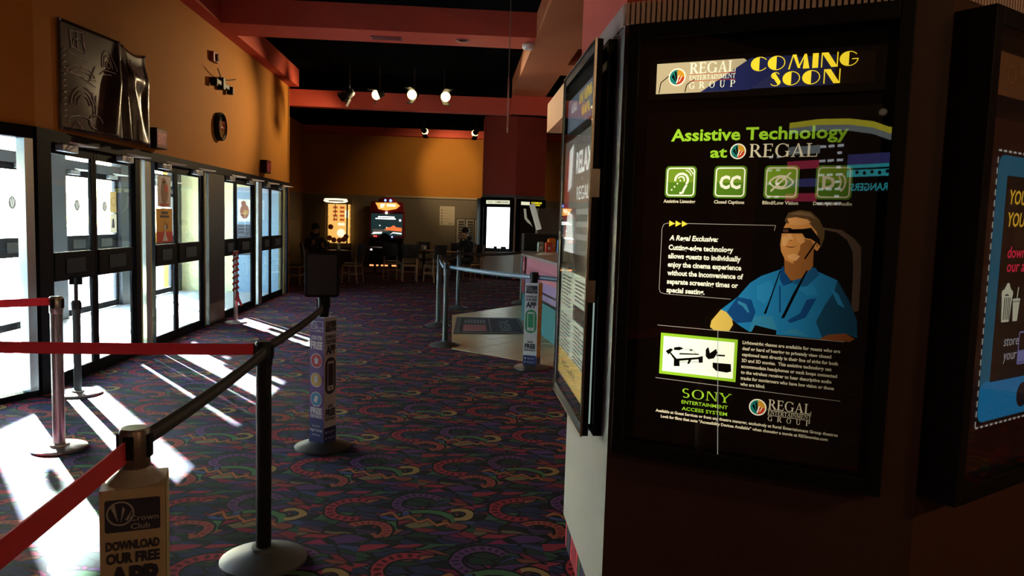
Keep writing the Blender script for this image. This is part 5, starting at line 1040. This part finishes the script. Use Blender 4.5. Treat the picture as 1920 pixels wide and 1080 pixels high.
# back wall papers
fb = Fr(0, 24.79, 0)
flat_poster('wall_sheet', 'white printed sheet pinned above the tables on the back wall', fb, -.66, -.17, 1.41, 2.03, M('warm paper', (.55, .48, .36), .7), [(lambda p: ([p.disc(-.59, 1.90 - i * .095, .022, .005, 10) for i in range(5)], p.rect(-.62, -.54, 1.45, 1.465, .005), p.rect(-.38, -.22, 1.45, 1.465, .005)), m_dink), (lambda p: [p.rect(-.52, -.24, 1.90 - i * .095, 1.908 - i * .095, .005) for i in range(5)], M('faint lines', (.35, .3, .22), .7))])
ff = MB().box(-.12, .80, 24.75, 24.79, .82, 1.64).build('poster_frame', m_black); tag(ff, 'black framed trio of small posters behind the right person', 'picture')
for i in range(3):
    q = Print(fb); q.rect(-.10 + i * .30, .17 + i * .30, .84, 1.62, .043); q.build('mount', M('mount paper', (.35, .33, .28), .7), ff)
    q = Print(fb); [q.rect(-.04 + i * .30, .15 + i * .30, 1.50 - k * .09, 1.57 - k * .09, .046) for k in range(7)]; q.build('print', M('frame print', (.05, .045, .04), .6), ff)
wd = MB().box(-5.04, -5.0, 21.4, 24.0, .05, 1.45).build('wall_panel', M('tan divider', (.24, .18, .12), .6)); tag(wd, 'low tan panel on the recess wall behind the left person', 'panel')
# ================================================================== ON THE LEFT WALL
fw_ = Fr(-3.46, 0, PI / 2)          # u is world Y, v is height
# vinyl banner: folded sheet
def banner():
    b = MB(); NU, NV = 60, 30; Y0, Y1 = 6.76, 8.55
    def off(u, v):      # u 0..1 along, v 0..1 up
        d = .018 + .006 * math.sin(u * 9 + v * 2) + .10 * math.sin(PI * u) * (1 - .5 * v)
        def fold(uc, slope, w, a, vp):
            x = (u - (uc + slope * (1 - v))) / (w * (.35 + (1 - v) * 1.2)); return a * math.exp(-x * x) * min(1, (1 - v) * vp + .12)
        d += fold(.56, -.16, .055, .075, 2.0) + fold(.59, .03, .02, .05, 3) + fold(.62, .16, .05, .07, 1.8) + fold(.97, -.06, .05, .06, 2.2)
        sw = max(0, 1 - ((u - .80) / .2) ** 2); d += .05 * sw * math.exp(-((v - .72 + .0) / .10) ** 2) + .02 * math.sin(u * 70) * max(0, .75 - v) * (u > .6) * .5
        return d
    for i in range(NU + 1):
        for j in range(NV + 1):
            u, v = i / NU, j / NV; top = 3.18 + .06 * u - .05 * max(0, math.sin(PI * max(0, (u - .56) / .44))) if u > .56 else 3.18 + .06 * u
            bot = 2.245 + .02 * u; b.v.append((-3.46 + off(u, v), Y0 + u * (Y1 - Y0), bot + (top - bot) * v))
    for i in range(NU):
        for j in range(NV): a = i * (NV + 1) + j; b.f.append((a, a + NV + 1, a + NV + 2, a + 1)); b.m.append(0)
    m = bpy.data.materials.new('vinyl banner'); m.use_nodes = True; nt = m.node_tree; L = nt.links.new; P = nt.nodes['Principled BSDF']
    P.inputs['Roughness'].default_value = .27; P.inputs['Specular IOR Level'].default_value = .40
    tc = nt.nodes.new('ShaderNodeTexCoord'); nz = nt.nodes.new('ShaderNodeTexNoise'); nz.inputs['Scale'].default_value = 3.2; nz.inputs['Detail'].default_value = 4; L(tc.outputs['Object'], nz.inputs['Vector'])
    cr_ = nt.nodes.new('ShaderNodeValToRGB'); e = cr_.color_ramp.elements; e[0].position = .35; e[0].color = (.012, .011, .010, 1); e[1].position = .75; e[1].color = (.06, .035, .025, 1); L(nz.outputs['Fac'], cr_.inputs[0]); L(cr_.outputs[0], P.inputs['Base Color'])
    o = b.build('vinyl_banner', m, smooth=180); so = o.modifiers.new('solid', 'SOLIDIFY'); so.thickness = .0015
    tag(o, 'creased black vinyl banner with chalk line art above the doors', 'banner')
    chalk = M('chalk line', (.72, .68, .60), .9, spec=.1)
    def c(pts, w=.006):
        r = MB(); Q = []
        for u, v in pts:
            top = 3.18 + .06 * u; bot = 2.245 + .02 * u; Q.append(Vector((-3.46 + off(u, v) + .004, Y0 + u * (Y1 - Y0), bot + (top - bot) * v)))
        r.tube(Q, w / 2, 4); return r.build('chalk_line', chalk, o)
    arc = lambda cx, cy, rx, ry, a0, a1, n=14: [(cx + rx * math.cos(math.radians(a0 + (a1 - a0) * i / n)), cy + ry * math.sin(math.radians(a0 + (a1 - a0) * i / n))) for i in range(n + 1)]
    c([(.10, .76), (.09, .92), (.20, .94), (.22, .74), (.10, .78)]); c([(.07, .72), (.23, .68)]); c(arc(.16, .80, .05, .07, 180, 0)); c([(.15, .94), (.15, .78)])
    c(arc(.17, .54, .12, .08, 180, 0)); c([(.05, .54), (.30, .52)]); c(arc(.17, .54, .09, .035, 180, 0)); c([(.17, .52), (.29, .46)]); c([(.30, .66), (.24, .50)])
    for k in range(3): c(arc(.18, .25, .10 - k * .025, .18 - k * .04, 180, 10))
    c(arc(.43, .72, .055, .14, 200, -20)); c(arc(.43, .72, .035, .09, 200, -20)); c([(.34, .60), (.40, .66), (.47, .65), (.53, .58)]); c(arc(.435, .72, .02, .035, 0, 360)); c([(.34, .60), (.44, .625), (.53, .58)])
    c(arc(.15, .10, .09, .05, 0, 200)); c(arc(.27, .12, .05, .07, 0, 270)); c([(.08, .02), (.12, .10), (.16, .03)]); c([(.26, .40), (.26, .16)]); c([(.29, .38), (.28, .18)])
    for k in range(12): c([(.03, .12 + k * .055), (.045, .13 + k * .055)], .012)
    for k in range(7): c([(.70 + k * .033, .86 - .05 * math.sin(k * .5)), (.695 + k * .033, .76 - .05 * math.sin(k * .5))], .014)
    for k in range(16): c([(.985, .30 + k * .03), (.995, .31 + k * .03)], .012)
    for u, v in ((0.01, .99), (.56, .99), (.99, .99), (.01, .01), (.99, .01)):
        MB().ball((-3.46 + off(u, v) + .004, Y0 + u * (Y1 - Y0), 2.245 + .02 * u + (.935 + .04 * u) * v), .012, 8, 6).build('grommet', m_steel, o)
banner()
# exit signs
for y, z, lb in ((8.74, 2.375, 'red exit sign at the corner of the banner'), (13.46, 2.40, 'red exit sign further along above the last doors')):
    e = thing('exit_sign', (-3.46, y, z), 0, lb, 'exit sign', 'exit signs')
    MB().box(0, .11, -.15, .15, -.11, .11).build('sign_housing', M('exit housing', (.03, .010, .009), .6, spec=.1), e, bevel=.004)
    fr = Fr(.11, 0, PI / 2)
    p = Print(fr); p.rect(-.14, .14, -.10, .10, .002); p.build('sign_face', M('exit face', (.22, .03, .035), .5, spec=.1), e)
    p = Print(fr); p.text('EXIT', 0, -.06, .12, .004, 'C', bold=.03, width=.22); p.build('lettering', lit('exit letters', (.5, .04, .05), .25), e)
# strobe box, emergency light, clock
sb = thing('fire_strobe', (-3.46, 10.80, 3.70), 0, 'small red fire strobe box high on the wall', 'alarm')
MB().box(0, .06, -.11, .11, -.06, .07).build('strobe_body', M('alarm red', (.22, .03, .02), .5), sb, bevel=.008); MB().box(.06, .085, -.03, .03, -.05, .05).build('strobe_lens', M('smoked lens', (.12, .05, .03), .2), sb, bevel=.006)
em = thing('emergency_light', (-3.46, 11.06, 3.39), 0, 'dark twin head emergency light above the clock', 'light')
MB().box(0, .07, -.36, .36, -.035, .035).build('light_bar', m_black, em, bevel=.01)
MB().box(0, .09, -.05, .05, -.08, .09).build('light_box', m_black, em, bevel=.01)
for s in (-1, 1):
    MB().cyl(.06, s * .36, -.085, .02, .05, 12).build('lamp_head', m_black, em, smooth=40); MB().tube([(.05, s * .02, .06), (.09, s * .2, .09), (.12, s * .40, .14)], .008, 6).build('bracket_wire', m_black, em)
ck = thing('wall_clock', (-3.46, 11.04, 2.79), 0, 'round black rimmed wall clock over the doors', 'clock')
q = MB().lathe([(.195, 0), (.20, .02), (.20, .06), (.185, .075), (.17, .06), (.168, .03)], 32).build('rim', m_black, ck, smooth=40); q.rotation_euler = (0, PI / 2, 0)
q = MB().lathe([(.001, .03), (.168, .03), (.168, .035), (.001, .035)], 32).build('dial', M('clock dial', (.10, .09, .07), .12, spec=1.0), ck); q.rotation_euler = (0, PI / 2, 0)
q = MB().lathe([(.001, .06), (.176, .06), (.176, .063), (.001, .063)], 32).build('lens', glass('clock lens', .06), ck); q.rotation_euler = (0, PI / 2, 0)
MB().box(.038, .042, -.006, .006, 0, .10).build('hand', m_wht, ck); MB().box(.038, .042, 0, .12, -.005, .005).build('hand', m_wht, ck)
for k in range(12): a = k * PI / 6; MB().obox((.037, .145 * math.sin(a), .145 * math.cos(a)), (.001, 0, 0), (0, .012 * math.sin(a), .012 * math.cos(a)), (0, .004 * math.cos(a), -.004 * math.sin(a))).build('hour_mark', m_wht, ck)
# ================================================================== ON THE CEILING
sd = thing('smoke_detector', (.92, 10.94, 4.125), 0, 'white smoke detector under the red cross beam', 'detector')
MB().lathe([(.001, -.085), (.06, -.085), (.085, -.06), (.09, -.02), (.075, 0)], 20).build('detector_body', m_wht, sd, smooth=40)
cg_ = thing('ceiling_grille', (-1.1, 11.0, 4.125), 0, 'purple tinted grille set under the red cross beam', 'grille')
MB().box(-.22, .22, -.10, .10, -.012, 0).build('grille_frame', M('plum grille', (.28, .08, .09), .5), cg_)
for k in range(6): MB().box(-.2, .2, -.085 + k * .03, -.072 + k * .03, -.018, -.012).build('slat', MATS['plum grille'], cg_)
rg = thing('sprinkler_plate', (-.02, 10.93, 4.125), 0, 'small round recessed plate under the cross beam', 'sprinkler'); MB().lathe([(.10, 0), (.10, -.008), (.07, -.012), (.05, 0)], 20).build('plate', M('plum grille', (.28, .08, .09), .5), rg)
hs = thing('hanging_sign', (.57, 9.55, 2.72), 0, 'thin hanging sign seen edge on below the red beam', 'sign')
MB().obox((0, 0, .30), (.008, 0, 0), (.02, .28, 0), (0, 0, .30)).build('sign_board', M('pink sign board', (.55, .30, .25), .5), hs)
for y in (-.22, .22): MB().tube([(y * .07, y, .60), (y * .07, y, 1.75)], .003, 5).build('wire', m_steel, hs)
# ---- stage style spotlights
m_bulb = lit('hot lamp', (1.0, .78, .34), 3.2); m_can = M('black lamp can', (.015, .015, .015), .5)
m_track = M('track pipe', (.02, .02, .02), .5)
def spot(loc, aim, label, power, on=True, size=1.25, blend=.6, col=(1.0, .72, .38), ceil=HZ):
    r = thing('spotlight', loc, 0, label, 'spotlight', 'spotlights'); d = (Vector(aim) - Vector(loc)).normalized(); q = d.to_track_quat('-Z', 'Y')
    def par(b, n, m, sm=40): o = b.build(n, m, r, smooth=sm); o.rotation_mode = 'QUATERNION'; o.rotation_quaternion = q; return o
    par(MB().lathe([(.05, .09), (.07, .06), (.08, 0), (.085, -.05), (.08, -.05), (.075, 0), (.065, .05)], 20), 'lamp_can', m_can)
    for a in ((1, 3) if on else (0, 1, 2, 3)):
        c, s = math.cos(a * PI / 2), math.sin(a * PI / 2); par(MB().add([(c * .085 - s * .07, s * .085 + c * .07, -.05), (c * .085 + s * .07, s * .085 - c * .07, -.05), (c * .15 + s * .085, s * .15 - c * .085, -.19), (c * .15 - s * .085, s * .15 + c * .085, -.19), (c * .088 - s * .07, s * .088 + c * .07, -.05), (c * .088 + s * .07, s * .088 - c * .07, -.05), (c * .153 + s * .085, s * .153 - c * .085, -.19), (c * .153 - s * .085, s * .153 + c * .085, -.19)], [(0, 1, 2, 3), (7, 6, 5, 4), (0, 4, 5, 1), (2, 6, 7, 3), (0, 3, 7, 4), (1, 5, 6, 2)]), 'barn_door', m_can, 0)
    MB().tube([(0, 0, .05), (0, 0, ceil - loc[2])], .012, 8).build('hanger', m_track, r)
    if on:
        par(MB().ball((0, 0, -.07), .095, 16, 10, (1, 1, .9)), 'bulb', m_bulb, 60)
        l = bpy.data.lights.new('spotlight_beam', 'SPOT'); l.energy = power; l.spot_size = size; l.spot_blend = blend; l.color = col; l.shadow_soft_size = .07
        lo = bpy.data.objects.new('spotlight_beam', l); COL.objects.link(lo); lo.parent = r; lo.rotation_mode = 'QUATERNION'; lo.rotation_quaternion = q; lo.location = d * .19
    return r
spot((-1.60, 14.85, 3.96), (-3.46, 14.7, 3.2), 'lit spotlight, leftmost of the glowing three on the front beam', 130, size=1.9, blend=.9)
spot((-.93, 14.75, 3.96), (-3.46, 11.3, 2.9), 'lit spotlight, middle of the glowing three on the front beam', 560, size=.92, blend=1.0)
spot((-.36, 14.75, 3.945), (1.6, 11.0, 3.1), 'lit spotlight, rightmost of the glowing three on the front beam', 260, size=1.1, blend=.8)
spot((-2.16, 14.75, 3.92), (-3.46, 14.9, 2.9), 'unlit dark spotlight with open barn doors at the left of the front beam', 0, False)
spot((-1.09, 22.0, 4.13), (.2, 24.8, 3.1), 'lit spotlight near the back wall, left of two', 150)
spot((.40, 21.85, 4.12), (-.9, 24.8, 2.9), 'lit spotlight beside the far pillar, right of two', 110)
# ---- unseen globe lamps added over the concession stand for the soffit's orange light
for x, y, lb in ((3.4, 7.6, 'unseen warm globe added over the concession stand, nearer one'), (3.6, 11.0, 'unseen warm globe added over the concession stand, further one'), (3.4, 14.2, 'unseen warm globe added past the counter end')):
    r = thing('unseen_globe', (x, y, 2.55), 0, lb, 'lamp', 'unseen globe lamps')
    MB().ball((0, 0, 0), .14, 20, 12).build('globe', lit('opal globe', (1, .62, .30), 30.0), r, smooth=60); MB().cyl(0, 0, .12, .20, .05, 14).build('cap', m_black, r, smooth=40); MB().tube([(0, 0, .2), (0, 0, 1.58 if y > 12.0 or y < 6.5 else .46)], .008, 6).build('stem', m_black, r)
for x, y, e, lb in ((4.2, -1.6, 90.0, 'unseen globe lamp added behind the camera, right one'), (1.1, -3.2, 45.0, 'unseen globe lamp added behind the camera, left one')):  # unseen globe lamps added behind the camera to brighten the near pillar
    r = thing('unseen_globe', (x, y, 3.5), 0, lb, 'lamp', 'unseen globe lamps')
    MB().ball((0, 0, 0), .16, 20, 12).build('globe', lit('opal globe %d' % e, (1, .58, .28), e), r, smooth=60); MB().cyl(0, 0, .14, .22, .05, 14).build('cap', m_black, r, smooth=40); MB().tube([(0, 0, .22), (0, 0, .97)], .008, 6).build('stem', m_black, r)
# ---- showtimes board behind the camera, seen mirrored in the display case glass
bd = thing('showtimes_board', (-2.05, -4.0, 1.85), PI, 'showtimes board with lit film rows, mirrored in the poster glass', 'screen')
MB().box(0, 1.95, 0, .06, -1.83, 1.0).build('board_body', m_black, bd)
def bp(fn, mt, nm='row'): p = Print(); fn(p); p.build(nm, mt, bd)
g_c = lit('board cyan', (.05, .55, .60), 3.0); g_w = lit('board white', (.8, .85, .9), 3.0); g_p = lit('board pink', (.7, .05, .12), 2.2); g_y = lit('board yellow', (.8, .7, .05), 3.0); g_b = lit('board blue', (.08, .08, .30), 2.2); g_g = lit('board grey', (.35, .4, .4), 2.2)
val = [(0.0, .72), (.2, .76), (.4, .84), (.7, .90), (1.1, .93), (1.5, .92)]
for (a, b2), (c, d) in zip(val[:-1], val[1:]): bp(lambda p: p.poly([(a, b2), (c, d), (c, d + .11), (a, b2 + .11)], .002), g_g, 'valance'); bp(lambda p: p.poly([(a, b2 + .07), (c, d + .07), (c, d + .14), (a, b2 + .14)], .004), g_y, 'valance_edge')
bp(lambda p: p.rect(.03, .68, .50, .62, .002), g_b); bp(lambda p: p.rect(.03, .68, .36, .44, .002), g_c); bp(lambda p: p.rect(.03, .68, .46, .50, .002), g_c)
bp(lambda p: [p.disc(.1 + i * .09, .40 + .01 * (i % 2), .022, .004, 8) for i in range(6)], m_black, 'row_art'); bp(lambda p: p.text('STRANGERS', .06, .20, .085, .003, bold=.02, width=.56), g_c, 'lettering')
for u0, v0, m in ((1.05, .66, g_g), (1.05, .48, g_p), (1.05, .26, g_b), (1.05, .08, g_p)): bp(lambda p: p.rect(u0, u0 + .45, v0, v0 + .10, .002), m)
for i in range(9):
    v = .72 - i * .085; bp(lambda p: [p.rect(u, u + .08, v, v + .03, .002) for u in (.74, .86, .97)] if i % 2 == 0 else [p.rect(u, u + .06, v, v + .03, .002) for u in (.76, 1.60, 1.72)], g_w, 'showtime')
MB().box(.2, .3, .01, .05, -1.85, -1.83).build('foot', m_black, bd); MB().box(1.6, 1.7, .01, .05, -1.85, -1.83).build('foot', m_black, bd)
